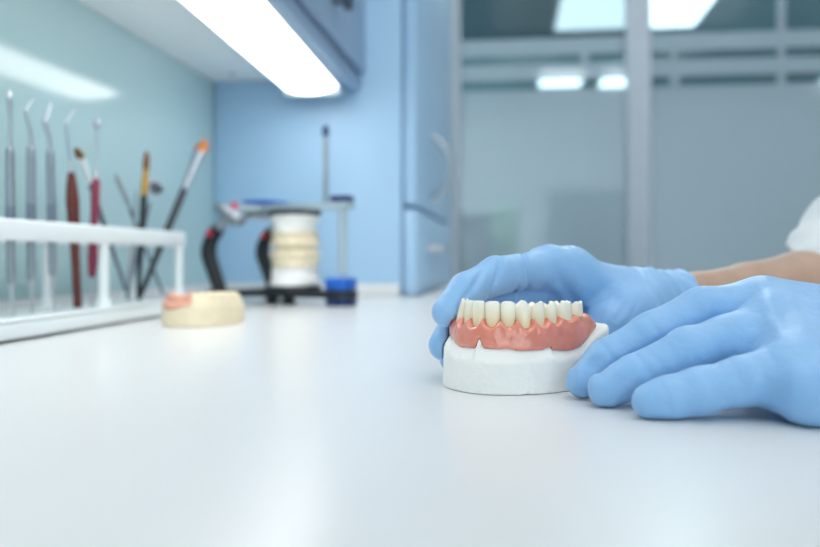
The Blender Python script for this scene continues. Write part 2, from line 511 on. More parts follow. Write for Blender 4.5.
# green towel roll-like padded chair back
CYR = 4.32
gc = on_y(503, 205, CYR)
t = thing('green_chair', 'pale green padded chair blurred behind the frosted glass', 'chair', (gc.x, CYR, 0))
box('backrest', (gc.x - 0.07, CYR, gc.z - 0.34), (gc.x + 0.08, CYR + 0.06, gc.z), 'green_fabric', t, 0.02, 3)
box('seat', (gc.x - 0.2, CYR + 0.04, 0.42), (gc.x + 0.2, CYR + 0.42, 0.5), 'green_fabric', t, 0.02, 3)
box('back_support', (gc.x - 0.02, CYR + 0.06, 0.45), (gc.x + 0.02, CYR + 0.08, gc.z - 0.1), 'steel_dark', t)
for sx in (-1, 1):
    for y in (CYR + 0.07, CYR + 0.39):
        tube('leg', [(gc.x + sx * 0.18, y, 0.0), (gc.x + sx * 0.17, y, 0.43)], 0.012, 'steel_dark', t)

# ---- ceiling panels
def panel(cx, cy, sx, sy, m, label, group):
    t = thing('ceiling_light', label, 'light', (cx, cy, CEIL - 0.02), group)
    for (a, b, c, d) in ((-sx, -sy, sx, -sy + 0.02), (-sx, sy - 0.02, sx, sy), (-sx, -sy + 0.02, -sx + 0.02, sy - 0.02), (sx - 0.02, -sy + 0.02, sx, sy - 0.02)):
        box('frame', (cx + a, cy + b, CEIL - 0.02), (cx + c, cy + d, CEIL - 0.0005), 'wall_white', t)
    box('diffuser', (cx - sx + 0.021, cy - sy + 0.021, CEIL - 0.016), (cx + sx - 0.021, cy + sy - 0.021, CEIL - 0.004), m, t)
near_panels = [(0.15, 0.25), (0.15, -1.25), (1.5, 0.25), (1.5, -1.25), (0.35, 1.9), (1.7, 1.9)]
wh = ['directly over the worktop', 'behind the photographer near the left wall', 'over the seated worker', 'behind the photographer on the right', 'just before the glass partition', 'before the partition on the right']
for (x, y), w in zip(near_panels, wh):
    panel(x, y, 0.3, 0.6, 'panel_glow', 'white rectangular ceiling light panel ' + w, 'ceiling light panels of the workroom')
def onc(px, py): return cp(px, py, (CEIL - CAMZ) * FPX / (CY - py))
for k, (x, y) in enumerate(((-0.9, 3.95), (0.7, 3.95), (-2.2, 3.95), (-1.7, 4.75), (-1.25, 6.6), (-2.5, 6.6), (-1.3, 8.6), (-2.5, 8.6))):  # panels added out of view to brighten the far room and frosted panes
    panel(x, y, 0.3, 0.6, 'far_room_glow', ['ceiling light panel just beyond the glass near the blue cabinet', 'ceiling light panel just beyond the glass above the thick post', 'ceiling light panel just beyond the glass at the far left wall',
          'ceiling light panel in the second row of the room beyond', 'ceiling light panel of the room beyond, third row near its middle', 'ceiling light panel of the room beyond, third row by its left wall', 'ceiling light panel of the room beyond, last row near its middle', 'ceiling light panel of the room beyond, last row by its left wall'][k], 'ceiling light panels beyond the glass')
a = onc(553, 27); b = onc(693, 27)
ym = (a.y + b.y) / 2
panel((a.x + b.x) / 2, ym - 0.85, (b.x - a.x) / 2, 0.85, 'far_glow', 'large bright ceiling light panel seen through clear glass above the post', 'ceiling light panels beyond the glass')
for (p0, p1, lab) in ((537, 581, 'small bright ceiling light seen through the lower clear stripe, left of two'), (596, 640, 'small bright ceiling light seen through the lower clear stripe beside the post'), (808, 850, 'small bright ceiling light seen through the stripe at right edge')):
    a = onc(p0, 86); b = onc(p1, 86); c = onc((p0 + p1) / 2, 70)
    panel((a.x + b.x) / 2, (a.y + c.y) / 2, (b.x - a.x) / 2, max(0.2, abs(a.y - c.y) / 2), 'far_glow', lab, 'ceiling light panels beyond the glass')

# ---- countertop with upstands on base cabinets
TR = 0.62
ct = thing('countertop', 'glossy white worktop running along the teal wall', 'worktop', (0, 0.3, TZ - 0.04))
V = []; T0 = TZ - 0.04
outl = [(WX, -0.9), (TR, -0.9), (TR, 1.93), (-0.132, 1.93), (-0.132, BY), (WX, BY)]
bm = bmesh.new()
vs = [bm.verts.new((x, y, T0)) for x, y in outl]
f = bm.faces.new(vs)
r = bmesh.ops.extrude_face_region(bm, geom=[f])
for v in r['geom']:
    if isinstance(v, bmesh.types.BMVert): v.co.z = TZ
bmesh.ops.recalc_face_normals(bm, faces=list(bm.faces))
bmesh.ops.triangulate(bm, faces=list(bm.faces))
bm.verts.index_update()
obj('slab', [v.co.copy() for v in bm.verts], [[v.index for v in q.verts] for q in bm.faces], 'worktop_white', ct, smooth=False)
bm.free()
box('upstand', (WX + 0.0005, -0.9, TZ), (WX + 0.012, BY - 0.013, TZ + 0.0185), 'worktop_white', ct, 0.002)
box('upstand', (WX + 0.0005, BY - 0.012, TZ), (-0.160, BY - 0.0005, TZ + 0.0185), 'worktop_white', ct, 0.002)
for i, y in enumerate((-0.85, -0.25, 0.35)):
    t = thing('base_cabinet', ['blue base cabinet under the worktop nearest the photographer', 'blue base cabinet under the middle of the worktop', 'blue base cabinet under the worktop below the tool rack'][i], 'cabinet', (WX + 0.2, y + 0.3, 0), 'base cabinets under the worktop')
    box('body', (WX + 0.01, y, 0.08), (-0.02, y + 0.595, T0), 'blue_laminate', t)
    box('plinth', (WX + 0.02, y, 0), (-0.06, y + 0.595, 0.08), 'seam_dark', t)
    d = box('door', (-0.019, y + 0.004, 0.1), (-0.001, y + 0.591, T0 - 0.01), 'blue_laminate', t, 0.002)
    tube('handle', [(0.02, y + 0.2, 0.6), (0.02, y + 0.4, 0.6)], 0.006, 'metal', d)
t = thing('table_leg', 'grey square leg under the far right corner of the worktop', 'leg', (TR - 0.05, 1.85, 0))
box('post', (TR - 0.08, 1.84, 0.005), (TR - 0.02, 1.90, T0), 'frame_grey', t, 0.003)
box('foot', (TR - 0.09, 1.83, 0.0), (TR - 0.01, 1.91, 0.005), 'frame_grey', t)
t = thing('table_leg', 'grey square leg under the near right corner of the worktop', 'leg', (TR - 0.05, -0.84, 0))
box('post', (TR - 0.08, -0.87, 0.005), (TR - 0.02, -0.81, T0), 'frame_grey', t, 0.003)
box('foot', (TR - 0.09, -0.88, 0.0), (TR - 0.01, -0.80, 0.005), 'frame_grey', t)

# ---- tall blue cabinet standing behind the worktop
tc_ = thing('tall_cabinet', 'tall blue laminate cabinet with door and bow handle behind the articulator', 'cabinet', (-0.3, 1.5, 0))
CFX = -0.158
CY1 = 1.86
box('body', (WX + 0.001, BY, 0.0), (CFX, CY1, 2.3), 'blue_laminate', tc_, 0.0015)
zs = on_x(414, 206, CFX + 0.02).z
d1 = box('door', (CFX + 0.003, BY, zs + 0.004), (CFX + 0.022, CY1, 2.298), 'blue_laminate', tc_, 0.002)
d2 = box('drawer', (CFX + 0.003, BY, TZ + 0.002), (CFX + 0.022, CY1, zs - 0.004), 'blue_laminate', tc_, 0.002)
def bow(px0, py0, px1, py1, X, out, m, parent, rad=0.005):
    a = on_x(px0, py0, X); b = on_x(px1, py1, X)
    pts = []
    for k in range(13):
        s = k / 12
        p = a.lerp(b, s); p.x += out * math.sin(math.pi * s) ** 0.6
        pts.append(p)
    return tube('handle', pts, rad, m, parent, 10)
bow(431, 136, 431, 202, CFX + 0.022, 0.032, 'metal', d1)
ha = on_x(428, 249, CFX + 0.022); hb = on_x(440, 249, CFX + 0.022); 
tube('handle', [ha, ha + Vector((0.02, 0.004, 0)), Vector((hb.x + 0.02, hb.y - 0.004, ha.z)), Vector((hb.x, hb.y, ha.z))], 0.005, 'metal', d2, 10)

# ---- wall cabinet above the worktop, with lamp below
UZ = on_y(218, 82, BY).z
UF = -0.232
uc = thing('wall_cabinet', 'pale wall cabinet hung above the worktop on the teal wall', 'cabinet', (WX + 0.1, 0.4, UZ))
box('body', (WX + 0.001, -0.6, UZ), (UF, BY - 0.002, UZ + 0.6), 'cabinet_white', uc)
ZD = on_x(354, 60, UF + 0.02).z
for k in range(4):
    y1 = BY - 0.004 - k * 0.44; y0 = y1 - 0.436
    d = box('door', (UF + 0.002, y0, ZD), (UF + 0.020, y1, UZ + 0.598), 'cabinet_grey', uc, 0.002)
    kq = on_x(341, 1, UF + 0.03); kp = Vector((UF + 0.020, kq.y - k * 0.44, kq.z))
    lathe('knob', kp, kp + Vector((0.024, 0, 0)), [(0, 0.005), (0.5, 0.005), (0.6, 0.011), (0.9, 0.012), (1, 0.009)], 'steel_dark', d)
cl = on_y(232, 74, BY - 0.05)
lathe('screw_cap', (cl.x, cl.y, UZ), (cl.x, cl.y, UZ - 0.002), [(0, 0.005), (1, 0.004)], 'housing', uc)

# under-cabinet lamp: housing + convex diffuser + end cap
LX0, LX1 = -0.320, -0.243
LY1 = BY - 0.05
LZ = on_y(310, 97, LY1).z
LTAN = math.tan(math.radians(1.8))
def lamp_x(o):                 # the fitting sits slightly askew under the cabinet
    for v in o.data.vertices:
        v.co.x += (LY1 - (v.co.y + lamp.location.y)) * LTAN
    return o
lamp = thing('cabinet_lamp', 'long lit under-cabinet lamp with white convex diffuser', 'lamp', ((LX0 + LX1) / 2, 0.5, LZ))
lamp_x(box('housing', (LX0 - 0.004, 0.2, LZ + 0.014), (LX1 + 0.006, LY1 + 0.004, UZ - 0.0005), 'housing', lamp, 0.003))
V = []; F = []
nA = 12; ys = [0.205] + [LY1 - 0.03 + 0.03 * math.sin(k / 8 * math.pi / 2) for k in range(9)]
for i, y in enumerate(ys):
    sh = 1.0 if i == 0 else math.cos((i - 1) / 8 * math.pi / 2) ** 0.5 * 0.999 + 0.001
    for k in range(nA + 1):
        s = k / nA
        x = LX0 + (LX1 - LX0) * s
        z = LZ + 0.0138 - 0.0138 * sh * (math.sin(math.pi * s) ** 0.55)
        V.append((x, y, z))
    if i:
        for k in range(nA):
            F.append([(i - 1) * (nA + 1) + k, (i - 1) * (nA + 1) + k + 1, i * (nA + 1) + k + 1, i * (nA + 1) + k])
V += [(LX0, 0.205, LZ + 0.0139), (LX1, 0.205, LZ + 0.0139)]
lamp_x(obj('diffuser', V, F, 'lamp_glow', lamp))
V, F = box_vf((LX0 - 0.003, LY1 + 0.0005, LZ + 0.002), (LX1 + 0.004, LY1 + 0.006, LZ + 0.0138), 0.002)
obj('end_cap', V, F, 'housing', lamp)

# lower side trim strip between lamp and door
box('light_rail', (UF - 0.004, -0.6, UZ - 0.02), (UF + 0.012, BY - 0.004, UZ - 0.0005), 'cabinet_grey', uc, 0.002)

# ================================================================== TOOL RACK
RXf, RXb = -0.346, -0.410      # front and back faces
RY0, RY1 = 0.40, on_x(186, 235, RXf).y
rk = thing('tool_rack', 'white plastic rack holding dental hand tools along the teal wall', 'rack', ((RXf + RXb) / 2, (RY0 + RY1) / 2, TZ))
RT = TZ + 0.0838
box('top_rail', (RXf - 0.007, RY0, RT - 0.0155), (RXf, RY1, RT), 'rack_white', rk, 0.002)
box('top_rail', (RXb, RY0, RT - 0.0155), (RXb + 0.007, RY1, RT), 'rack_white', rk, 0.002)
for y in (RY0, RY1 - 0.008):
    box('end_bar', (RXb + 0.0072, y, RT - 0.0155), (RXf - 0.0072, y + 0.008, RT), 'rack_white', rk, 0.002)
box('base', (RXb - 0.004, RY0 - 0.004, TZ + 0.002), (RXf + 0.021, RY1 + 0.004, TZ + 0.013), 'rack_white', rk, 0.002)
box('base_lip', (RXf + 0.013, RY0 - 0.004, TZ + 0.0131), (RXf + 0.021, RY1 + 0.004, TZ + 0.0155), 'rack_white', rk, 0.0015)
for y in (RY0 + 0.02, RY1 - 0.04):
    box('foot', (RXb, y, TZ), (RXf + 0.018, y + 0.03, TZ + 0.002), 'rack_white', rk)
def rack_post(X, Y):
    lathe('post', (X, Y, TZ + 0.013), (X, Y, RT - 0.013), [(0, 0.0075), (0.06, 0.0072), (0.12, 0.005), (0.2, 0.0044), (0.9, 0.0044), (1, 0.0052)], 'rack_white', rk)
for px in (104, 179, -60):
    q = on_x(px, 260, RXf - 0.004); rack_post(RXf - 0.0045, min(q.y, RY1 - 0.006))
for px in (47, 150):
    q = on_x(px, 260, RXb + 0.004); rack_post(RXb + 0.004, min(q.y, RY1 - 0.006))
rack_post(RXb + 0.004, RY0 + 0.01)

# ---- tools. Axis given by frame positions on a plane X = const inside the rack
def ax(px, py, X): return on_x(px, py, X)
def silver_tool(X, pb, h0, h1, tip, top_pts, top_r, label, lower):
    """pb bottom tip, h0/h1 handle bottom/top, top_pts path to the working tip"""
    b = ax(*pb, X); a0 = ax(*h0, X); a1 = ax(*h1, X)
    t = thing('dental_instrument', label, 'tool', (b.x, b.y, TZ + 0.013), 'hand tools in the white rack')
    L = (a1 - a0).length
    prof = [(0, 0.0022), (0.03, 0.0032)]
    for k in range(0, 13):
        s = 0.05 + k * 0.9 / 12
        prof += [(s, 0.0034 if k % 2 else 0.0031)]
    prof += [(0.97, 0.0032), (1, 0.0022)]
    lathe('handle', a0, a1, prof, 'satin_metal', t)
    for s in (0.52, ):
        m0 = a0.lerp(a1, s - 0.17); m1 = a0.lerp(a1, s + 0.05)
        lathe('grip_band', m0, m1, [(0, 0.00355), (1, 0.00355)], 'grip_grey', t)
    pts = smooth_path([a1] + [ax(*p, X) for p in top_pts], 6)
    n = len(pts)
    rr = []
    for i in range(n):
        s = i / (n - 1); j = s * (len(top_r) - 1); q = int(min(j, len(top_r) - 2)); rr.append(top_r[q] + (top_r[q + 1] - top_r[q]) * (j - q))
    tube('shank', pts, rr, 'metal', t, 10)
    pts = smooth_path([a0] + [ax(*p, X) for p in lower] + [b], 5)
    n = len(pts)
    tube('lower_shank', pts, [0.0024 - 0.0017 * (i / (n - 1)) ** 0.6 for i in range(n)], 'metal', t, 10)
    return t
XT = -0.372
silver_tool(XT, (14, 318), (11, 284), (10, 148), None, [(10, 135), (10, 112), (9, 100), (9, 91)], [0.0022, 0.0016, 0.0010, 0.0019, 0.0023, 0.0007], 'straight silver dental instrument with bulbed tip, nearest end of rack', [(12, 300)])
silver_tool(XT, (32, 316), (31, 280), (31, 146), None, [(31, 135), (27, 118), (26, 110), (33, 100)], [0.0022, 0.0016, 0.0012, 0.0010, 0.0006], 'silver dental probe with thin hooked tip, second in the rack', [(32, 298)])
silver_tool(XT, (56, 314), (53, 276), (50, 150), None, [(49, 138), (45, 124), (47, 116), (51, 104)], [0.0022, 0.0018, 0.0020, 0.0016, 0.0007], 'silver dental instrument with broad angled tip, third in the rack', [(53, 295)])

def carver(X, b, a1, prof, m, pts, rr, label, lower=None, bulb=None):
    B = ax(*b, X); A = ax(*a1, X)
    t = thing('dental_instrument', label, 'tool', (B.x, B.y, TZ + 0.013), 'hand tools in the white rack')
    lathe('handle', B, A, prof, m, t)
    P = smooth_path([A] + [ax(*p, X) for p in pts], 6); n = len(P)
    tube('shank', P, [rr[0] + (rr[1] - rr[0]) * i / (n - 1) for i in range(n)], 'metal', t, 10)
    d = (A - B).normalized()
    lathe('ferrule', A - d * 0.002, A + d * 0.006, [(0, 0.0026), (0.8, 0.0024), (1, 0.0016)], 'metal', t)
    if lower:
        P = [B] + [ax(*p, X) for p in lower]
        tube('lower_shank', P, [0.0013] + [0.0008] * (len(P) - 1), 'metal', t, 8)
    if bulb:
        c = ax(*bulb, X)
        lathe('tip', c + Vector((0, 0, -0.004)), c + Vector((0, 0, 0.004)), [(0, 0.0014), (0.25, 0.003), (0.6, 0.0033), (0.9, 0.002), (1, 0.0006)], 'metal', t)
    return t
carver(XT, (78, 311), (71, 170), [(0, 0.0032), (0.03, 0.0036), (0.3, 0.0036), (0.52, 0.0040), (0.66, 0.0052), (0.78, 0.0056), (0.9, 0.0044), (0.97, 0.003), (1, 0.0022)],
       'wood_brown', [(69, 150), (66, 126), (68, 120), (74, 110)], (0.0015, 0.0007), 'wax carver with swelling reddish brown wooden handle and bent wire tip')
carver(XT, (92, 278), (96, 178), [(0, 0.0016), (0.04, 0.0034), (0.2, 0.0046), (0.45, 0.0040), (0.6, 0.0034), (0.8, 0.0040), (0.96, 0.0038), (1, 0.0022)],
       'maroon', [(97, 150), (97, 124)], (0.0013, 0.0012), 'wax instrument with maroon plastic handle and silver bulb tip', lower=[(92, 313)], bulb=(97, 124))

def brush(X, b, f0, f1, tip, hm, fm, bm_, label, hr=0.003, fr=0.004, flat=0.6, X1=None):
    X1 = X if X1 is None else X1
    B = ax(*b, X); lerpX = lambda p: ax(*p, X + (X1 - X) * (b[1] - p[1]) / (b[1] - tip[1]))
    A0 = lerpX(f0); A1 = lerpX(f1); T = lerpX(tip)
    t = thing('paint_brush', label, 'brush', (B.x, B.y, TZ + 0.013), 'brushes in the white rack')
    lathe('handle', B, A0, [(0, hr * 0.45), (0.03, hr * 0.6), (0.5, hr * 0.9), (0.85, hr * 1.1), (1, hr)], hm, t)
    lathe('ferrule', A0, A1, [(0, hr * 1.06), (0.35, hr * 1.1), (0.4, hr * 1.2), (0.45, hr * 1.1), (0.8, fr * 0.9), (1, fr)], fm, t, flat=1.0)
    lathe('bristles', A1, T, [(0, fr * 0.97), (0.3, fr * 1.12), (0.6, fr * 1.0), (0.85, fr * 0.65), (1, fr * 0.25)], bm_, t, flat=flat, flat_axis=(RV.x, RV.y, RV.z))
    return t
XB = -0.388
brush(-0.385, (127, 293), (90, 183), (81, 158), (76, 148), 'steel_dark', 'rack_white', 'brush_brown', 'slim brush with white ferrule and small brown tip leaning left', 0.0024, 0.0036)
brush(-0.376, (138, 298), (144, 196), (146, 170), (147, 151), 'black_lacquer', 'gold', 'brush_brown', 'upright black handled brush with gold ferrule', 0.0033, 0.0034)
brush(-0.372, (139, 299), (184, 190), (199, 154), (205, 140), 'black_lacquer', 'satin_metal', 'brush_orange', 'large black handled brush with silver ferrule and orange bristles leaning right', 0.0042, 0.0068, 0.5)
# slim grey spatula leaning left
B = ax(163, 294, -0.392); A = ax(130, 209, -0.392); A2 = ax(126, 200, -0.392); T = ax(116, 175, -0.392)
t = thing('spatula', 'slim silver spatula leaning left behind the brushes', 'tool', (B.x, B.y, TZ + 0.013), 'hand tools in the white rack')
lathe('handle', B, A, [(0, 0.0014), (0.5, 0.0016), (1, 0.0019)], 'steel_dark', t)
lathe('blade', A, T, [(0, 0.0019), (0.25, 0.0034), (0.8, 0.0036), (1, 0.0016)], 'metal', t, flat=0.3, flat_axis=tuple(RV))
# mouth mirror
B = ax(127, 297, -0.38); A = ax(150, 203, -0.38); C = ax(155, 188, -0.38)
t = thing('mouth_mirror', 'small round steel mirror on a thin rod between the brushes', 'mirror', (B.x, B.y, TZ + 0.013), 'hand tools in the white rack')
lathe('handle', B, A, [(0, 0.0012), (0.2, 0.0018), (0.8, 0.0018), (1, 0.0013)], 'steel_dark', t)
n_ = Vector((0.75, -0.6, 0.25)).normalized()
lathe('mirror_rim', C - n_ * 0.002, C + n_ * 0.0018, [(0, 0.0065), (0.3, 0.0085), (0.8, 0.0088), (1, 0.0078)], 'metal', t)
lathe('mirror_glass', C + n_ * 0.0018, C + n_ * 0.0022, [(0, 0.0076), (1, 0.0074)], 'steel_dark', t)
# thin grey rod
B = ax(128, 300, -0.379); A = ax(134, 240, -0.379); T = ax(136, 190, -0.379)
t = thing('dental_instrument', 'plain grey thin rod tool beside the gold ferruled brush', 'tool', (B.x, B.y, TZ + 0.013), 'hand tools in the white rack')
lathe('handle', B, A, [(0, 0.0014), (0.2, 0.0026), (0.9, 0.0026), (1, 0.0018)], 'satin_metal', t)
lathe('shank', A, T, [(0, 0.0018), (0.8, 0.0012), (1, 0.0008)], 'satin_metal', t)

# ================================================================== CASTS
def arch_curve(S=1.0):
    R = [(0, 0), (3.1, -0.35), (6.2, -1.5), (9.2, -3.3), (12, -5.9), (15.9, -10.6), (19.3, -16.8), (22.2, -24), (24.6, -33.5), (26.4, -45)]
    pts = [Vector((x, y, 0)) for x, y in R]
    L = [Vector((-x, y, 0)) for x, y in R[:0:-1]]
    P = smooth_path(L + pts, 12)
    P = np.array([(p.x, p.y) for p in P]) * S
    seg = np.linalg.norm(np.diff(P, axis=0), axis=1)
    s = np.concatenate([[0], np.cumsum(seg)])
    s -= s[np.argmin(np.abs(P[:, 0]) + 5 * (P[:, 1] < -5))]
    return P, s
def arch_fields(P, s, X, Y):
    """nearest arc position, signed offset (outside +) and polygon distance on a 2-D grid"""
    shp = np.broadcast(X, Y).shape
    x = np.broadcast_to(X, shp).ravel(); y = np.broadcast_to(Y, shp).ravel()
    best = np.full(x.size, 1e9); sa = np.zeros(x.size); q = np.zeros(x.size)
    for i in range(len(P) - 1):
        a, b = P[i], P[i + 1]; d = b - a; L2 = (d * d).sum()
        t = ((x - a[0]) * d[0] + (y - a[1]) * d[1]) / L2
        t = np.clip(t, 0, 1)
        ex = x - a[0] - t * d[0]; ey = y - a[1] - t * d[1]
        D = np.hypot(ex, ey)
        up = D < best
        sg = np.where(d[0] * ey - d[1] * ex > 0, 1.0, -1.0)
        best = np.where(up, D, best); sa = np.where(up, s[i] + t * math.sqrt(L2), sa); q = np.where(up, sg * D, q)
    inside = np.zeros(x.size, bool); n = len(P); edge = best.copy()
    for i in range(n):
        a = P[i]; b = P[(i + 1) % n]
        c = (a[1] > y) != (b[1] > y)
        with np.errstate(divide='ignore', invalid='ignore'):
            xi = (b[0] - a[0]) * (y - a[1]) / (b[1] - a[1] + 1e-12) + a[0]
        inside ^= c & (x < xi)
    a, b = P[-1], P[0]; d = b - a
    t = np.clip(((x - a[0]) * d[0] + (y - a[1]) * d[1]) / (d * d).sum(), 0, 1)
    edge = np.minimum(edge, np.hypot(x - a[0] - t * d[0], y - a[1] - t * d[1]))
    pd = np.where(inside, -edge, edge)
    return sa.reshape(shp), q.reshape(shp), pd.reshape(shp)

ARCH, ARS = arch_curve()
WID = [6.2, 6.1, 6.8, 6.6, 6.6, 9.0, 8.6]
bounds = [0.0]
for w in WID: bounds.append(bounds[-1] + w)
def arch_at(sv):
    i = int(np.clip(np.searchsorted(ARS, sv) - 1, 0, len(ARS) - 2))
    t = (sv - ARS[i]) / (ARS[i + 1] - ARS[i])
    p = ARCH[i] + (ARCH[i + 1] - ARCH[i]) * t
    d = ARCH[min(i + 3, len(ARCH) - 1)] - ARCH[max(i - 2, 0)]; d /= np.linalg.norm(d)
    return p, d

AANG = math.radians(32)
ORG = cp(486.0, 300, 0.337); ORG.z = TZ
ROTZ = math.pi - AANG + YAW
MW = Matrix.Translation(ORG) @ Matrix.Rotation(ROTZ, 4, 'Z')
def to_world(V):
    V = np.asarray(V) / 1000.0
    c, s_ = math.cos(ROTZ), math.sin(ROTZ)
    return np.stack([V[:, 0] * c - V[:, 1] * s_ + ORG.x, V[:, 0] * s_ + V[:, 1] * c + ORG.y, V[:, 2] + ORG.z], 1)

# --- fields in mm (local x negative = image right side)
h = 0.5
gx = np.arange(-40, 40.01, h); gy = np.arange(-62, 14.51, h); gz = np.arange(-2, 42, h)
SA, QQ, PD = arch_fields(ARCH, ARS, gx[:, None], gy[None, :])
X2, Y2 = np.broadcast_arrays(gx[:, None], gy[None, :])
zland = 14.0 + 12.0 * sstep((-Y2 - 19) / 32.0) + 3.5 * sstep((X2 - 10) / 12) * sstep((30 + Y2) / 20) + 0.35 * np.sin(X2 * 0.5) * np.cos(Y2 * 0.37)
qo = np.where(PD < 0, -np.abs(QQ), PD)
HT = zland + 5.0 * (1 - 0.75 * sstep((-Y2 - 20) / 20)) * sstep((9.6 - qo) / 5.2) - 6.0 * sstep((-qo - 7) / 4)
HT = HT + 4.2 * np.exp(-((X2 - 0.3) / 1.1) ** 2) * np.exp(-((Y2 - 5.9) / 2.2) ** 2)        # labial frenum
fr_p, fr_d = arch_at(-24.5)
fu = (X2 - fr_p[0]) * fr_d[0] + (Y2 - fr_p[1]) * fr_d[1]
HT = HT + 1.3 * sstep((fu + 0.8) / 0.5) * np.exp(-(np.maximum(fu, 0) / 5.0) ** 2) * sstep((qo - 2) / 2) * sstep((10.4 - qo) / 2)
wall = PD - 9.5 - 2.2 * sstep((-Y2 - 34) / 12) + 0.25 * np.sin(SA * 0.33) 
Z3 = gz[None, None, :]
top = (Z3 - HT[:, :, None]) * 0.82
w3 = wall[:, :, None] + 0.028 * (Z3 - 8) 
k = 1.6
hh = np.maximum(k - np.abs(top - w3), 0) / k
PL = np.maximum(top, w3) + hh * hh * k * 0.25
PL = np.maximum(PL, -(Z3 - 0.0))
# chips along the lower rim
def sph(c, r): return np.sqrt((gx[:, None, None] - c[0]) ** 2 + (gy[None, :, None] - c[1]) ** 2 + ((Z3 - c[2]) * 1.6) ** 2) - r
for sv, rr in ((-14, 2.6), (5, 1.3), (-22, 1.5)):
    p, d = arch_at(sv); nrm = np.array([-d[1], d[0]])
    c = p + nrm * (9.9 + rr * 0.55)
    PL = np.maximum(PL, -sph((c[0], c[1], 0.0), rr))
Vp, Qp = surface_nets(PL, (gx[0], gy[0], gz[0]), h)
Vp = relax(Vp, Qp, 1, 0.4); Vp[:, 2] = np.maximum(Vp[:, 2], 0.2)
castobj = obj('plaster_cast', to_world(Vp), Qp, 'plaster', origin=ORG)
tag(castobj, 'white plaster jaw cast carrying the pink denture between the gloved hands', 'dental cast')

# --- gum base of the denture
absS = np.abs(SA)
zt = np.zeros_like(SA); rootb = np.zeros_like(SA); bt = np.full(SA.shape, 4.0)
for i, w in enumerate(WID):
    c = (bounds[i] + bounds[i + 1]) / 2
    m_ = (absS >= bounds[i]) & (absS < bounds[i + 1]) if i < len(WID) - 1 else (absS >= bounds[i])
    tau = np.clip((absS - c) / (w / 2), -1, 1)
    drop = [3.6, 3.6, 4.0, 3.2, 2.8, 1.8, 1.2][i]
    zm = [30.8, 30.9, 30.6, 30.9, 31.1, 31.3, 31.8][i]
    zt = np.where(m_, zm - drop * (1 - tau ** 2) ** 0.9, zt)
    rootb = np.where(m_, 0.55 * (1 - tau ** 2) * (1 - sstep((absS - 26) / 8)), rootb)
    bt = np.where(m_, [3.3, 3.3, 3.9, 4.0, 4.2, 4.9, 5.2][i], bt)
Send = bounds[-1]
zt = np.where(absS > Send - 1.0, 31.8 - 0.11 * np.maximum(absS - Send + 1, 0) ** 2, zt)
cs = np.array([(bounds[i] + bounds[i + 1]) / 2 for i in range(len(WID))])
bt = np.interp(absS, cs, [3.3, 3.4, 3.9, 4.0, 4.2, 4.9, 5.3])
fz = np.clip((31 - Z3) / 13.0, 0, 1)
outer = bt[:, :, None] + 0.65 + 2.6 * fz ** 0.7 + rootb[:, :, None] * np.exp(-((fz - 0.35) / 0.3) ** 2)
inner = np.where((absS > Send - 0.5)[:, :, None], outer, bt[:, :, None] + 0.5 + 1.5 * fz)
q3 = np.where(QQ >= 0, QQ, 0)[:, :, None] - outer
q4 = np.where(QQ < 0, -QQ, 0)[:, :, None] - inner
dq = np.where((QQ >= 0)[:, :, None], q3, q4)
dz = Z3 - zt[:, :, None]
k = 2.2
hh = np.maximum(k - np.abs(dq - dz), 0) / k
GM = np.maximum(dq, dz) + hh * hh * k * 0.25
GM = np.maximum(GM, 12 - Z3)
nb = -(PL - 0.12)
k = 1.8
hh = np.maximum(k - np.abs(GM - nb), 0) / k
GM = np.maximum(GM, nb) + hh * hh * k * 0.25
# frenum notches
def cap(a, b, r):
    a, b = np.array(a), np.array(b); d = b - a
    xx = gx[:, None, None] - a[0]; yy = gy[None, :, None] - a[1]; zz = Z3 - a[2]
    t = np.clip((xx * d[0] + yy * d[1] + zz * d[2]) / (d * d).sum(), 0, 1)
    return np.sqrt((xx - t * d[0]) ** 2 + (yy - t * d[1]) ** 2 + (zz - t * d[2]) ** 2) - r
for sv, zz, r_ in ((-24.5, 19.8, 0.75),):
    p, d = arch_at(sv); nrm = np.array([-d[1], d[0]])
    a = p + nrm * 4.6; b = p + nrm * 9
    c_ = cap((a[0], a[1], zz + 0.3), (b[0], b[1], zz - 4), r_)
    GM = np.maximum(GM, -c_)
Vg, Qg = surface_nets(GM, (gx[0], gy[0], gz[0]), h)
Vg = relax(Vg, Qg, 3, 0.45)
dent = thing('denture', 'pink acrylic lower denture with ivory teeth sitting on the white plaster cast', 'denture', (ORG.x, ORG.y, TZ + 0.017))
obj('gum_base', to_world(Vg), Qg, 'acrylic_pink', dent)

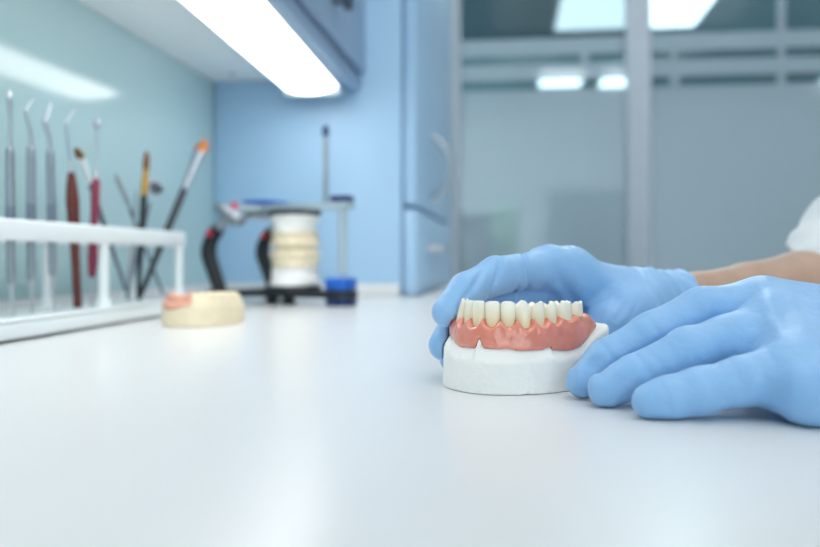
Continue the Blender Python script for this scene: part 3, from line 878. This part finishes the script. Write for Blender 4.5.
# --- teeth
def tooth_vf(w, kind, ztop, zroot, sgn):
    """local: x along arch, y outward, z up. returns verts, faces"""
    nA, nT = 28, 12
    par = {'inc': (w / 2 * 1.0, 2.0, 3.1), 'can': (w / 2, 2.9, 3.7), 'pre': (w / 2, 3.5, 3.7), 'mol': (w / 2, 4.5, 4.5)}[kind]
    a1, b1, b0 = par
    V, F = [], []
    Hh = ztop - zroot
    for i in range(nT + 1):
        t = i / nT
        wa = a1 * (0.70 + 0.30 * math.sin(min(1, t / 0.85) * math.pi / 2)) * (1.035 if kind in ('inc', 'can') else 1.02)
        if kind == 'inc': wb = b0 + (b1 * 0.62 - b0) * t ** 1.2
        elif kind == 'can': wb = b0 * (0.9 + 0.2 * math.sin(t * math.pi)) + (b1 * 0.6 - b0) * max(0, t - 0.35) / 0.65
        else: wb = b1 * (0.82 + 0.2 * math.sin(min(1, t / 0.7) * math.pi * 0.62))
        e = 2.0 + (0.7 if kind in ('inc',) else 0.45) * t
        for k in range(nA):
            an = 2 * math.pi * k / nA
            c_, s_ = math.cos(an), math.sin(an)
            x = wa * math.copysign(abs(c_) ** (2 / e), c_); y = wb * math.copysign(abs(s_) ** (2 / e), s_)
            xx = x / a1
            z = zroot + Hh * t
            tt = max(0, (t - 0.45) / 0.55)
            if kind == 'can': z -= tt * 2.3 * abs(xx) ** 1.35
            elif kind == 'pre': z -= tt * 1.9 * abs(xx) ** 1.6 + tt * 0.3 * (1 - y / b1)
            elif kind == 'mol': z -= tt * (0.8 * (0.5 + 0.5 * math.cos(xx * math.pi * 2.0)) + 0.9 * max(0, abs(xx) - 0.6) ** 2 / 0.16)
            else: z -= tt * 0.55 * max(0, abs(xx) - 0.55) ** 1.5 / 0.3
            lean = {'inc': 1.0, 'can': 0.35, 'pre': 0.0, 'mol': -0.2}[kind]
            bul = 0.45 * math.sin(t * math.pi) if y > 0 else 0.0
            ridge = (0.35 * math.cos(xx * math.pi * 1.2) * t if kind in ('can', 'pre') and y > 0 else 0)
            V.append([x, y + lean * (t - 0.5) * 1.6 + bul + ridge, z])
        if i:
            for k in range(nA):
                F.append([(i - 1) * nA + k, (i - 1) * nA + (k + 1) % nA, i * nA + (k + 1) % nA, i * nA + k])
    # rounded top rows
    base = nT * nA
    rim = [V[base + k] for k in range(nA)]
    cx = sum(r[0] for r in rim) / nA; cy = sum(r[1] for r in rim) / nA
    rows = [(0.9, 0.28), (0.72, 0.42), (0.45, 0.34), (0.2, 0.2)] if kind in ('inc', 'can') else [(0.93, 0.30), (0.82, 0.38), (0.6, 0.1), (0.35, -0.7), (0.15, -1.0)]
    prev = base
    for (f_, dz) in rows:
        st = len(V)
        for r in rim:
            zz = r[2] + dz
            V.append([cx + (r[0] - cx) * f_, cy + (r[1] - cy) * f_, zz])
        for k in range(nA):
            F.append([prev + k, prev + (k + 1) % nA, st + (k + 1) % nA, st + k])
        prev = st
    V.append([cx, cy, sum(V[prev + k][2] for k in range(nA)) / nA])
    for k in range(nA): F.append([prev + k, prev + (k + 1) % nA, len(V) - 1])
    F.append(list(range(nA))[::-1])
    return V, F
KIND = ['inc', 'inc', 'can', 'pre', 'pre', 'mol', 'mol']
ZTOP = [37.6, 37.5, 38.0, 37.6, 37.2, 37.0, 36.8]
for sg in (-1, 1):
    for i, w in enumerate(WID):
        sv = sg * (bounds[i] + bounds[i + 1]) / 2
        p, d = arch_at(sv); nrm = np.array([-d[1], d[0]])
        if nrm @ np.array([p[0], p[1] + 25]) < 0: nrm = -nrm
        V, F = tooth_vf(w, KIND[i], ZTOP[i], 22.0, sg)
        V = np.array(V)
        W = np.stack([p[0] + V[:, 0] * d[0] + V[:, 1] * nrm[0], p[1] + V[:, 0] * d[1] + V[:, 1] * nrm[1], V[:, 2]], 1)
        obj('tooth', to_world(W), F, 'tooth', dent)

# ================================================================== BEIGE MODEL on the worktop
SC2 = 0.9
def stone_model():
    P, s = arch_curve(0.92)
    h2 = 0.8
    ax_ = np.arange(-36, 36.01, h2); ay = np.arange(-50, 12.01, h2); az = np.arange(-2, 36, h2)
    S2, Q2, D2 = arch_fields(P, s, ax_[:, None], ay[None, :])
    XX, YY = np.broadcast_arrays(ax_[:, None], ay[None, :])
    Z = az[None, None, :]
    lo_ = sstep((-XX + 2) / 3)      # 1 on the toothed side (local x negative = image right)
    Hh = 15.0 - 0.0 * sstep((-YY - 2) / 30) 
    ridge = np.exp(-(np.abs(Q2) / 5.2) ** 4)
    teeth = 9.2 + 1.6 * np.abs(np.cos(S2 * math.pi / 7.0)) - 0.0
    rid2 = 7.0 + 0.8 * np.sin(S2 * 0.6) - 1.0 * np.exp(-((S2 - 14) / 9.0) ** 2)
    Hh = Hh + ridge * (teeth * lo_ + rid2 * (1 - lo_)) * (1 - 0.12 * sstep((-YY - 6) / 30))
    wl = D2 - 7.2 + 0.03 * 0
    top = (Z - Hh[:, :, None]) * 0.6; w3 = wl[:, :, None] + 0.02 * (Z - 8)
    k = 2.0; hh = np.maximum(k - np.abs(top - w3), 0) / k
    G = np.maximum(np.maximum(top, w3) + hh * hh * k * 0.25, -Z)
    V, Q = surface_nets(G, (ax_[0], ay[0], az[0]), h2); V = relax(V, Q, 1); V[:, 2] = np.maximum(V[:, 2], 0)
    # pink gum mask: thin shell over the low part of the ridge
    sh = np.exp(-(((S2 - 15) / 14.0) ** 4))
    mk = np.maximum(G - 1.3, -(G - 0.05))
    lim = np.maximum(np.abs(S2 - 16) - 16.5, np.abs(Q2 - 1.5) - 6.6)[:, :, None] + 0 * Z
    low = (12.0 + 0.022 * (S2[:, :, None] - 15) ** 2) - Z
    mk = np.maximum(np.maximum(mk, lim), low)
    Vm, Qm = surface_nets(mk, (ax_[0], ay[0], az[0]), h2); Vm = relax(Vm, Qm, 1)
    return V, Q, Vm, Qm
Vs, Qs, Vm, Qm = stone_model()
so = on_table(188.5, 328)
rz2 = math.pi + YAW + math.radians(11) - math.radians(8)
def place2(V, o, rz, sc_=1.0):
    V = V / 1000.0 * sc_; c, s_ = math.cos(rz), math.sin(rz)
    return np.stack([V[:, 0] * c - V[:, 1] * s_ + o.x, V[:, 0] * s_ + V[:, 1] * c + o.y, V[:, 2] + TZ], 1)
so2 = so + FV * 0.012
st = thing('stone_model', 'beige dental stone model with a pink gum patch in front of the rack', 'dental cast', (so2.x, so2.y, TZ))
obj('model_body', place2(Vs, so2, rz2, 1.1), Qs, 'stone_beige', st)
tag(obj('gum_mask', place2(Vm, so2, rz2, 1.1), Qm, 'pink_mask', st), 'pink gum patch')

# ================================================================== ARTICULATOR
AO = cp(249, 300, 1.0); AO.z = TZ
fwd = (RV * 0.87 - FV * 0.49).normalized(); lat = (RV * 0.49 + FV * 0.87).normalized()
def A(x, y, z):  # mm: x toward the pin, y away from the camera
    return AO + fwd * (x / 1000) + lat * (y / 1000) + Vector((0, 0, z / 1000))
AM = Matrix(((fwd.x, lat.x, 0, AO.x), (fwd.y, lat.y, 0, AO.y), (0, 0, 1, TZ), (0, 0, 0, 1)))
def abox(name, lo, hi, m, parent, bev=0.0015):
    return box(name, [v / 1000 for v in lo], [v / 1000 for v in hi], m, parent, bev, 2, AM)
ar = thing('articulator', 'black and silver dental articulator with blue fittings holding mounted casts', 'articulator', (AO.x, AO.y, TZ))
# lower frame: plate, cross bar, feet
bm = bmesh.new()
ol = [(-14, -58), (6, -60), (40, -24), (144, -15), (155, -10), (155, 10), (144, 15), (40, 24), (6, 60), (-14, 58), (-6, 0)]
vs = [bm.verts.new(A(x, y, 9)) for x, y in ol]
f = bm.faces.new(vs); r = bmesh.ops.extrude_face_region(bm, geom=[f])
for v in r['geom']:
    if isinstance(v, bmesh.types.BMVert): v.co.z += 0.009
bmesh.ops.recalc_face_normals(bm, faces=list(bm.faces)); bm.verts.index_update()
obj('lower_frame', [v.co.copy() for v in bm.verts], [[v.index for v in q.verts] for q in bm.faces], 'black_cast', ar, smooth=False)
bm.free()
for x, y in ((-4, -50), (-4, 50), (62, 0)):
    lathe('foot', A(x, y, 0), A(x, y, 9.5), [(0, 0.008), (0.15, 0.0095), (0.8, 0.007), (1, 0.007)], 'black_cast', ar)
abox('front_foot', (125, -13, 0), (153, 13, 9), 'navy_plastic', ar)
abox('incisal_table', (124, -14, 18), (153, 14, 33), 'blue_plastic', ar, 0.003)
for y in (-50, 50):
    P = smooth_path([A(0, y, 14), A(-14, y, 45), A(-20, y, 62), A(-17, y, 76), A(-4, y, 92)], 6)
    tube('rear_post', P, [0.0095 - 0.003 * abs(i / (len(P) - 1) - 0.5) for i in range(len(P))], 'black_cast', ar, 14)
    lathe('post_pin', A(-6, y, 90), A(16, y, 112), [(0, 0.006), (0.4, 0.006), (0.45, 0.008), (1, 0.008)], 'metal', ar)
    lathe('screw', A(-12, y - 9, 84), A(-8, y - 9, 88), [(0, 0.004), (1, 0.004)], 'red_plastic', ar)
    # condylar housing: tilted plate
    V, F = box_vf((-0.019, -0.011, -0.006), (0.019, 0.011, 0.006), 0.003, 2, Matrix.Translation(A(14, y, 108)) @ Matrix(((fwd.x, lat.x, 0, 0), (fwd.y, lat.y, 0, 0), (0, 0, 1, 0), (0, 0, 0, 1))) @ Matrix.Rotation(math.radians(32), 4, 'Y'))
    obj('condyle_housing', V, F, 'satin_metal', ar)
    lathe('condyle_knob', A(20, y - 12, 106), A(20, y - 20, 106), [(0, 0.005), (0.2, 0.007), (0.8, 0.007), (1, 0.005)], 'satin_metal', ar)
    lathe('lock_knob', A(26, y - 6, 114), A(26, y - 6, 121), [(0, 0.004), (0.6, 0.0045), (1, 0.003)], 'red_plastic', ar)
tube('hinge_bar', [A(16, -52, 108), A(16, 52, 108)], 0.005, 'metal', ar)
# upper arm
bm = bmesh.new()
ol = [(10, -30), (34, -16), (140, -9), (153, -7), (153, 7), (140, 9), (34, 16), (10, 30)]
vs = [bm.verts.new(A(x, y, 113)) for x, y in ol]
f = bm.faces.new(vs); r = bmesh.ops.extrude_face_region(bm, geom=[f])
for v in r['geom']:
    if isinstance(v, bmesh.types.BMVert): v.co.z += 0.008
bmesh.ops.recalc_face_normals(bm, faces=list(bm.faces)); bm.verts.index_update()
obj('upper_arm', [v.co.copy() for v in bm.verts], [[v.index for v in q.verts] for q in bm.faces], 'housing', ar, smooth=False)
bm.free()
abox('blue_pad', (8, -24, 121.2), (46, 24, 126.5), 'blue_plastic', ar, 0.003)
abox('blue_cap', (128, -10, 121.2), (152, 10, 129), 'navy_plastic', ar, 0.003)
lathe('incisal_pin', A(141, 0, 33), A(141, 0, 114), [(0, 0.003), (0.1, 0.0045), (0.85, 0.005), (1, 0.006)], 'housing', ar)
lathe('long_pin', A(114, 4, 121), A(114, 4, 204), [(0, 0.0025), (0.06, 0.0032), (0.97, 0.003), (1, 0.002)], 'satin_metal', ar)
lathe('pin_cap', A(114, 4, 200), A(114, 4, 213), [(0, 0.0038), (0.6, 0.0042), (1, 0.0025)], 'navy_plastic', ar)
# mounting plates
MCX = 72
lathe('mounting_plate', A(MCX, 0, 107), A(MCX, 0, 113), [(0, 0.030), (1, 0.032)], 'black_cast', ar, 32)
lathe('mounting_plate', A(MCX, 0, 18.2), A(MCX, 0, 23), [(0, 0.032), (1, 0.030)], 'black_cast', ar, 32)
def blob(name, lo_z, hi_z, rfun, m, parent, n=40, rows=14):
    V, F = [], []
    for i in range(rows + 1):
        t = i / rows; z = lo_z + (hi_z - lo_z) * t
        for k in range(n):
            a = 2 * math.pi * k / n
            rx, ry = rfun(t, a)
            V.append(A(MCX + rx * math.cos(a), ry * math.sin(a), z))
        if i:
            for k in range(n): F.append([(i - 1) * n + k, (i - 1) * n + (k + 1) % n, i * n + (k + 1) % n, i * n + k])
    F.append(list(range(n))[::-1]); F.append([rows * n + k for k in range(n)])
    return obj(name, V, F, m, parent)
mt = thing('mounted_cast', 'upper beige jaw cast with white plaster mount in the articulator', 'dental cast', tuple(A(MCX, 0, 66)))
blob('plaster_mount', 86, 106.8, lambda t, a: (25 + 4 * t ** 2 + 1.5 * math.sin(t * 9 + a * 2), 26 + 4 * t ** 2 + math.sin(a * 3 + t * 5)), 'plaster', mt)
blob('jaw', 67.2, 85.9, lambda t, a: (28.5 + 1.3 * math.sin(t * 7.0) + (1.3 * math.cos(a * 11) if t < 0.45 else 0) - (16.0 * (0.3 - t) if t < 0.3 else 0),
                                      28 + 1.3 * math.sin(t * 7.0) + (1.3 * math.cos(a * 11) if t < 0.45 else 0) - (16.0 * (0.3 - t) if t < 0.3 else 0)), 'stone_beige', mt, 66)
ml = thing('mounted_cast', 'lower beige jaw cast with white plaster mount in the articulator', 'dental cast', tuple(A(MCX, 0, 23)))
blob('plaster_mount', 23.2, 46, lambda t, a: (30 - 4.5 * t ** 1.3 + 1.4 * math.sin(t * 8 + a * 2), 30 - 4 * t + math.sin(a * 3 + t * 4)), 'plaster', ml)
blob('jaw', 46.1, 66.3, lambda t, a: (29 - 1.2 * math.sin(t * 6) + (1.3 * math.cos(a * 11) if t > 0.6 else 0) - (17 * (t - 0.72) if t > 0.72 else 0),
                                      28 - 1.2 * math.sin(t * 6) + (1.3 * math.cos(a * 11) if t > 0.6 else 0) - (17 * (t - 0.72) if t > 0.72 else 0)), 'stone_beige', ml, 66)

# ================================================================== PERSON (gloved hands, forearm, sleeves)
person = thing('person', 'person in white coat and blue gloves reaching in from the right', 'person', (0.42, 0.38, TZ))

SOLID = np.minimum(PL, GM)
def keep_out(Fd):
    """gloves press against the cast and denture instead of passing through"""
    X, Y, Z = Fd.grid()
    c, s_ = math.cos(ROTZ), math.sin(ROTZ)
    dx, dy = X - ORG.x, Y - ORG.y
    lx = (dx * c + dy * s_) * 1000; ly = (-dx * s_ + dy * c) * 1000; lz = (Z - ORG.z) * 1000
    fi = (lx - gx[0]) / h; fj = (ly - gy[0]) / h; fk = (lz - gz[0]) / h
    nx, ny, nz = SOLID.shape
    ok = (fi >= 0) & (fi < nx - 1.01) & (fj >= 0) & (fj < ny - 1.01)
    ok = ok & (fk >= 0) & (fk < nz - 1.01)
    fi, fj, fk = [np.broadcast_to(q, ok.shape)[ok] for q in (fi, fj, fk)]
    i, j, k_ = fi.astype(int), fj.astype(int), fk.astype(int)
    a, b, g = fi - i, fj - j, fk - k_
    v = 0
    for di, wa in ((0, 1 - a), (1, a)):
        for dj, wb in ((0, 1 - b), (1, b)):
            for dk, wg in ((0, 1 - g), (1, g)):
                v = v + SOLID[i + di, j + dj, k_ + dk] * wa * wb * wg
    D = np.full(ok.shape, 0.05); D[ok] = v * 0.001
    Fd.F = np.maximum(Fd.F, 0.0006 - D)

def hand(spec, lo, hi, h, post=None):
    Fd = Field(lo, hi, h)
    fingers = Fd.new(); first = True
    for fg in spec['fingers']:
        Ff = Fd.new()
        pts = [(cp(a, b, c), r * 0.001) for a, b, c, r in fg]
        for (p, r0), (q, r1) in zip(pts[:-1], pts[1:]):
            Fd.cone(p, q, r0, r1, 0.0035, Ff)
        fingers = smin(fingers, Ff, spec.get('kf', 0.0012))
    palm = Fd.new()
    for a, b in spec['palm']:
        Fd.cone(cp(*a[:3]), cp(*b[:3]), a[3] * 0.001, b[3] * 0.001, spec.get('kp', 0.012), palm)
    Fd.F = smin(fingers, palm, spec.get('kfp', 0.007))
    if post: post(Fd)
    return Fd

# --- far hand (holds the cast from behind)
far = {
 'fingers': [
  [(572, 267, 0.412, 10.5), (545, 269, 0.400, 9.8), (497, 275, 0.376, 8.6), (467, 291, 0.364, 8.1), (447, 312, 0.3575, 6.9)],
  [(578, 290, 0.425, 10), (556, 288, 0.416, 9.5), (500, 296, 0.398, 8.8), (460, 320, 0.377, 8.2), (444, 345, 0.3665, 7.2)],
  [(590, 310, 0.432, 10), (560, 312, 0.424, 9), (507, 322, 0.408, 8.5), (470, 345, 0.390, 8.0), (454, 358, 0.378, 7.0)],
  [(600, 325, 0.436, 9), (575, 332, 0.428, 8.5), (535, 345, 0.415, 7.5), (500, 356, 0.404, 7.0), (485, 360, 0.398, 6.3)],
  [(650, 298, 0.425, 14), (630, 312, 0.408, 13.0), (608, 326, 0.399, 11), (590, 340, 0.398, 9.5), (570, 346, 0.400, 8.2)],
 ],
 'palm': [
  ((550, 268, 0.402, 10.0), (645, 304, 0.430, 14)),
  ((565, 282, 0.415, 11), (655, 306, 0.436, 14.5)),
  ((575, 300, 0.424, 11), (660, 310, 0.440, 15)),
  ((590, 320, 0.432, 11), (665, 315, 0.444, 14)),
  ((645, 304, 0.430, 15.5), (672, 309, 0.442, 17.5)),
  ((672, 309, 0.442, 17.5), (712, 309, 0.460, 18)),
 ], 'kf': 0.0012, 'kp': 0.010, 'kfp': 0.007}
cuffP = cp(682, 285, 0.440); cuffN = (RV * 0.92 + FV * 0.3 - Vector((0, 0, 0.28))).normalized()
def far_post(Fd):
    for (a, b, c, dx, dz, w, dep, R) in ((527, 275, 0.383, 1, 0.15, 0.0011, 0.0019, 0.014), (496, 274, 0.368, 0.93, -0.35, 0.0011, 0.0018, 0.013),
                                   (490, 275, 0.366, 0.93, -0.35, 0.0009, 0.0007, 0.012), (472, 287, 0.358, 0.8, -0.6, 0.0011, 0.0014, 0.012), (515, 292, 0.388, 1, 0.1, 0.0011, 0.0014, 0.012)):
        Fd.crease(cp(a, b, c), RV * dx + Vector((0, 0, dz)), w, dep, R)
    Fd.wrinkle(cp(625, 315, 0.395), RV * 0.8 - Vector((0, 0, 0.6)), 0.0042, 0.00042, 0.014)
    Fd.wrinkle(cp(665, 285, 0.425), RV * 0.9 + Vector((0, 0, 0.5)), 0.006, 0.0006, 0.020, 1.0)
    Fd.wrinkle(cp(560, 285, 0.405), RV * 1.0 + Vector((0, 0, 0.6)), 0.011, 0.0006, 0.022, 0.5)
    Fd.wrinkle(cp(600, 270, 0.42), RV * 0.7 + Vector((0, 0, 0.9)), 0.013, 0.0005, 0.025, 0.5)
    X, Y, Z = Fd.grid()
    q = (X - cuffP.x) * cuffN.x + (Y - cuffP.y) * cuffN.y + (Z - cuffP.z) * cuffN.z
    Fd.F -= 0.0013 * np.exp(-((q + 0.0012) / 0.0012) ** 2)          # rolled bead
    Fd.F -= 0.0008 * np.exp(-(q / 0.012) ** 2)
    Fd.F = np.maximum(Fd.F, q)
    # never sink into the plaster cast
    Fd.F = np.maximum(Fd.F, TZ + 0.0006 - Z)
    keep_out(Fd)
def bounds_of(spec, pad=0.024):
    P = []
    for fg in spec['fingers']: P += [cp(a, b, c) for a, b, c, r in fg]
    for a, b in spec['palm']: P += [cp(*a[:3]), cp(*b[:3])]
    P = np.array([tuple(p) for p in P])
    lo = P.min(0) - pad; hi = P.max(0) + pad
    lo[2] = max(lo[2], TZ - 0.004)
    return lo, hi
lo, hi = bounds_of(far)
Fd = hand(far, lo, hi, 0.0009, far_post)
V, Q = Fd.mesh(1)
obj('glove', V, Q, 'glove_blue', person)

# --- near hand (flat on the worktop beside the cast)
near = {
 'fingers': [
  [(752, 307, 0.330, 10.5), (702, 310, 0.325, 9.0), (652, 334, 0.321, 8.4), (607, 359, 0.3195, 7.6), (583, 381, 0.3185, 6.9)],
  [(770, 327, 0.311, 10.0), (735, 338, 0.305, 9.4), (688, 352, 0.302, 9.0), (636, 376, 0.3005, 7.8), (606, 390, 0.301, 6.9)],
  [(800, 368, 0.281, 10), (745, 381, 0.279, 8.4), (700, 391, 0.2785, 7.9), (668, 398, 0.279, 7.2), (650, 401.5, 0.279, 6.3)],
  [(765, 318, 0.350, 10), (715, 328, 0.352, 8.5), (665, 345, 0.352, 8.2), (630, 362, 0.350, 7.4), (620, 369, 0.348, 6.8)],
  [(860, 345, 0.335, 13), (800, 345, 0.352, 11), (745, 352, 0.366, 9.5), (712, 358, 0.372, 8.2)],
 ],
 'palm': [
  ((768, 306, 0.328, 12.0), (870, 335, 0.315, 16)),
  ((780, 325, 0.312, 12), (880, 350, 0.308, 16)),
  ((790, 350, 0.296, 12), (890, 365, 0.298, 16)),
  ((800, 374, 0.282, 12.5), (890, 372, 0.288, 15)),
  ((815, 396, 0.268, 11.5), (880, 390, 0.270, 13)),
  ((870, 352, 0.306, 18), (960, 345, 0.315, 20)),
 ], 'kf': 0.0008, 'kp': 0.014, 'kfp': 0.007}
ncP = cp(925, 350, 0.310)
def near_post(Fd):
    for (a, b, c, dx, dz, w, dep, R) in ((612, 357, 0.312, 0.8, 0.6, 0.0011, 0.0006, 0.010), (648, 372, 0.294, 0.85, 0.5, 0.0011, 0.0006, 0.010),
                                         (668, 399, 0.271, 1, 0.25, 0.0011, 0.0005, 0.009), (655, 328, 0.313, 0.85, 0.5, 0.0015, 0.0005, 0.011)):
        Fd.crease(cp(a, b, c), RV * dx + Vector((0, 0, dz)), w, dep, R)
    Fd.wrinkle(cp(765, 330, 0.300), RV * 0.93 + Vector((0, 0, -0.35)), 0.013, 0.0007, 0.020, 0.3)
    Fd.wrinkle(cp(790, 385, 0.262), RV * 0.8 + Vector((0, 0, -0.6)), 0.012, 0.0009, 0.016, 0.6)
    Fd.wrinkle(cp(735, 372, 0.272), RV * 0.95 + Vector((0, 0, 0.2)), 0.006, 0.00018, 0.014, 0.0)
    Fd.wrinkle(cp(615, 383, 0.295), RV * 0.9 + Vector((0, 0, -0.5)), 0.006, 0.0004, 0.012, 0.0)
    Fd.wrinkle(cp(590, 370, 0.312), RV * 0.9 + Vector((0, 0, -0.5)), 0.006, 0.0004, 0.012, 1.0)
    X, Y, Z = Fd.grid()
    n = (RV * 0.98 + FV * 0.1).normalized()
    q = (X - ncP.x) * n.x + (Y - ncP.y) * n.y + (Z - ncP.z) * n.z
    Fd.F -= 0.0013 * np.exp(-((q + 0.0012) / 0.0012) ** 2)
    Fd.F = np.maximum(Fd.F, q)
    Fd.F = np.maximum(Fd.F, TZ + 0.0006 - Z)
    keep_out(Fd)
lo, hi = bounds_of(near)
Fd = hand(near, lo, hi, 0.00095, near_post)
V, Q = Fd.mesh(1)
obj('glove', V, Q, 'glove_blue', person)

# --- forearms (skin)
def limb(name, chain, m, h=0.002):
    P = np.array([tuple(cp(*c[:3])) for c in chain]); rr = [c[3] for c in chain]
    Fd = Field(P.min(0) - max(rr) * 0.001 - 0.01, P.max(0) + max(rr) * 0.001 + 0.01, h)
    for i in range(len(P) - 1): Fd.cone(P[i], P[i + 1], rr[i] * 0.001, rr[i + 1] * 0.001, 0.004)
    V, Q = Fd.mesh(10)
    return obj(name, V, Q, m, person)
limb('forearm', [(655, 303, 0.436, 12), (672, 304, 0.445, 15.6), (700, 303, 0.456, 17.6), (750, 299, 0.485, 22), (800, 294, 0.52, 27.3), (850, 283, 0.55, 29), (930, 205, 0.60, 30)], 'skin')
limb('forearm', [(890, 352, 0.308, 15), (930, 348, 0.312, 18), (1010, 326, 0.335, 24), (1120, 285, 0.37, 31), (1220, 240, 0.41, 36)], 'skin')

# --- sleeves
def sleeve(chain, ring_n=None, seed=1):
    P = smooth_path([cp(*c[:3]) for c in chain], 8)
    rr = np.interp(np.linspace(0, 1, len(P)), np.linspace(0, 1, len(chain)), [c[3] for c in chain]) * 0.001
    n = 64
    V = []; F = []
    def ringset(off, flip):
        st = len(V)
        for i, p in enumerate(P):
            d = (P[min(i + 1, len(P) - 1)] - P[max(i - 1, 0)]).normalized()
            if ring_n is not None:
                w = max(0.0, 1 - i / 14.0); d = (d * (1 - w) + Vector(ring_n).normalized() * w).normalized()
            x, y, d = basis(d)
            for k in range(n):
                a = 2 * math.pi * k / n
                t = i / (len(P) - 1)
                fold = 0.0016 * math.sin(5 * a + 9 * t + seed) + 0.0022 * math.sin(26 * t + 2 * math.sin(a * 2 + seed)) * min(1, i / 6) + 0.001 * math.sin(11 * a - 17 * t)
                r_ = rr[i] + fold + off
                V.append(p + x * (math.cos(a) * r_) + y * (math.sin(a) * r_))
        for i in range(1, len(P)):
            for k in range(n):
                q = [st + (i - 1) * n + k, st + (i - 1) * n + (k + 1) % n, st + i * n + (k + 1) % n, st + i * n + k]
                F.append(q if not flip else q[::-1])
        return st
    s0 = ringset(0.0, False); s1 = ringset(-0.0018, True)
    for k in range(n): F.append([s0 + (k + 1) % n, s0 + k, s1 + k, s1 + (k + 1) % n])
    e0 = s0 + (len(P) - 1) * n
    F.append([e0 + k for k in range(n)])
    return obj('coat_sleeve', V, F, 'coat_white', person)
sleeve([(835, 290, 0.535, 42.5), (866, 256, 0.555, 48), (925, 190, 0.60, 53), (1005, 105, 0.66, 60)],
       ring_n=(RV * 0.67 + Vector((0, 0, 0.74)) - FV * 0.32))
sleeve([(1060, 300, 0.350, 33), (1120, 280, 0.37, 39), (1230, 235, 0.41, 50), (1340, 150, 0.46, 58)], seed=4)
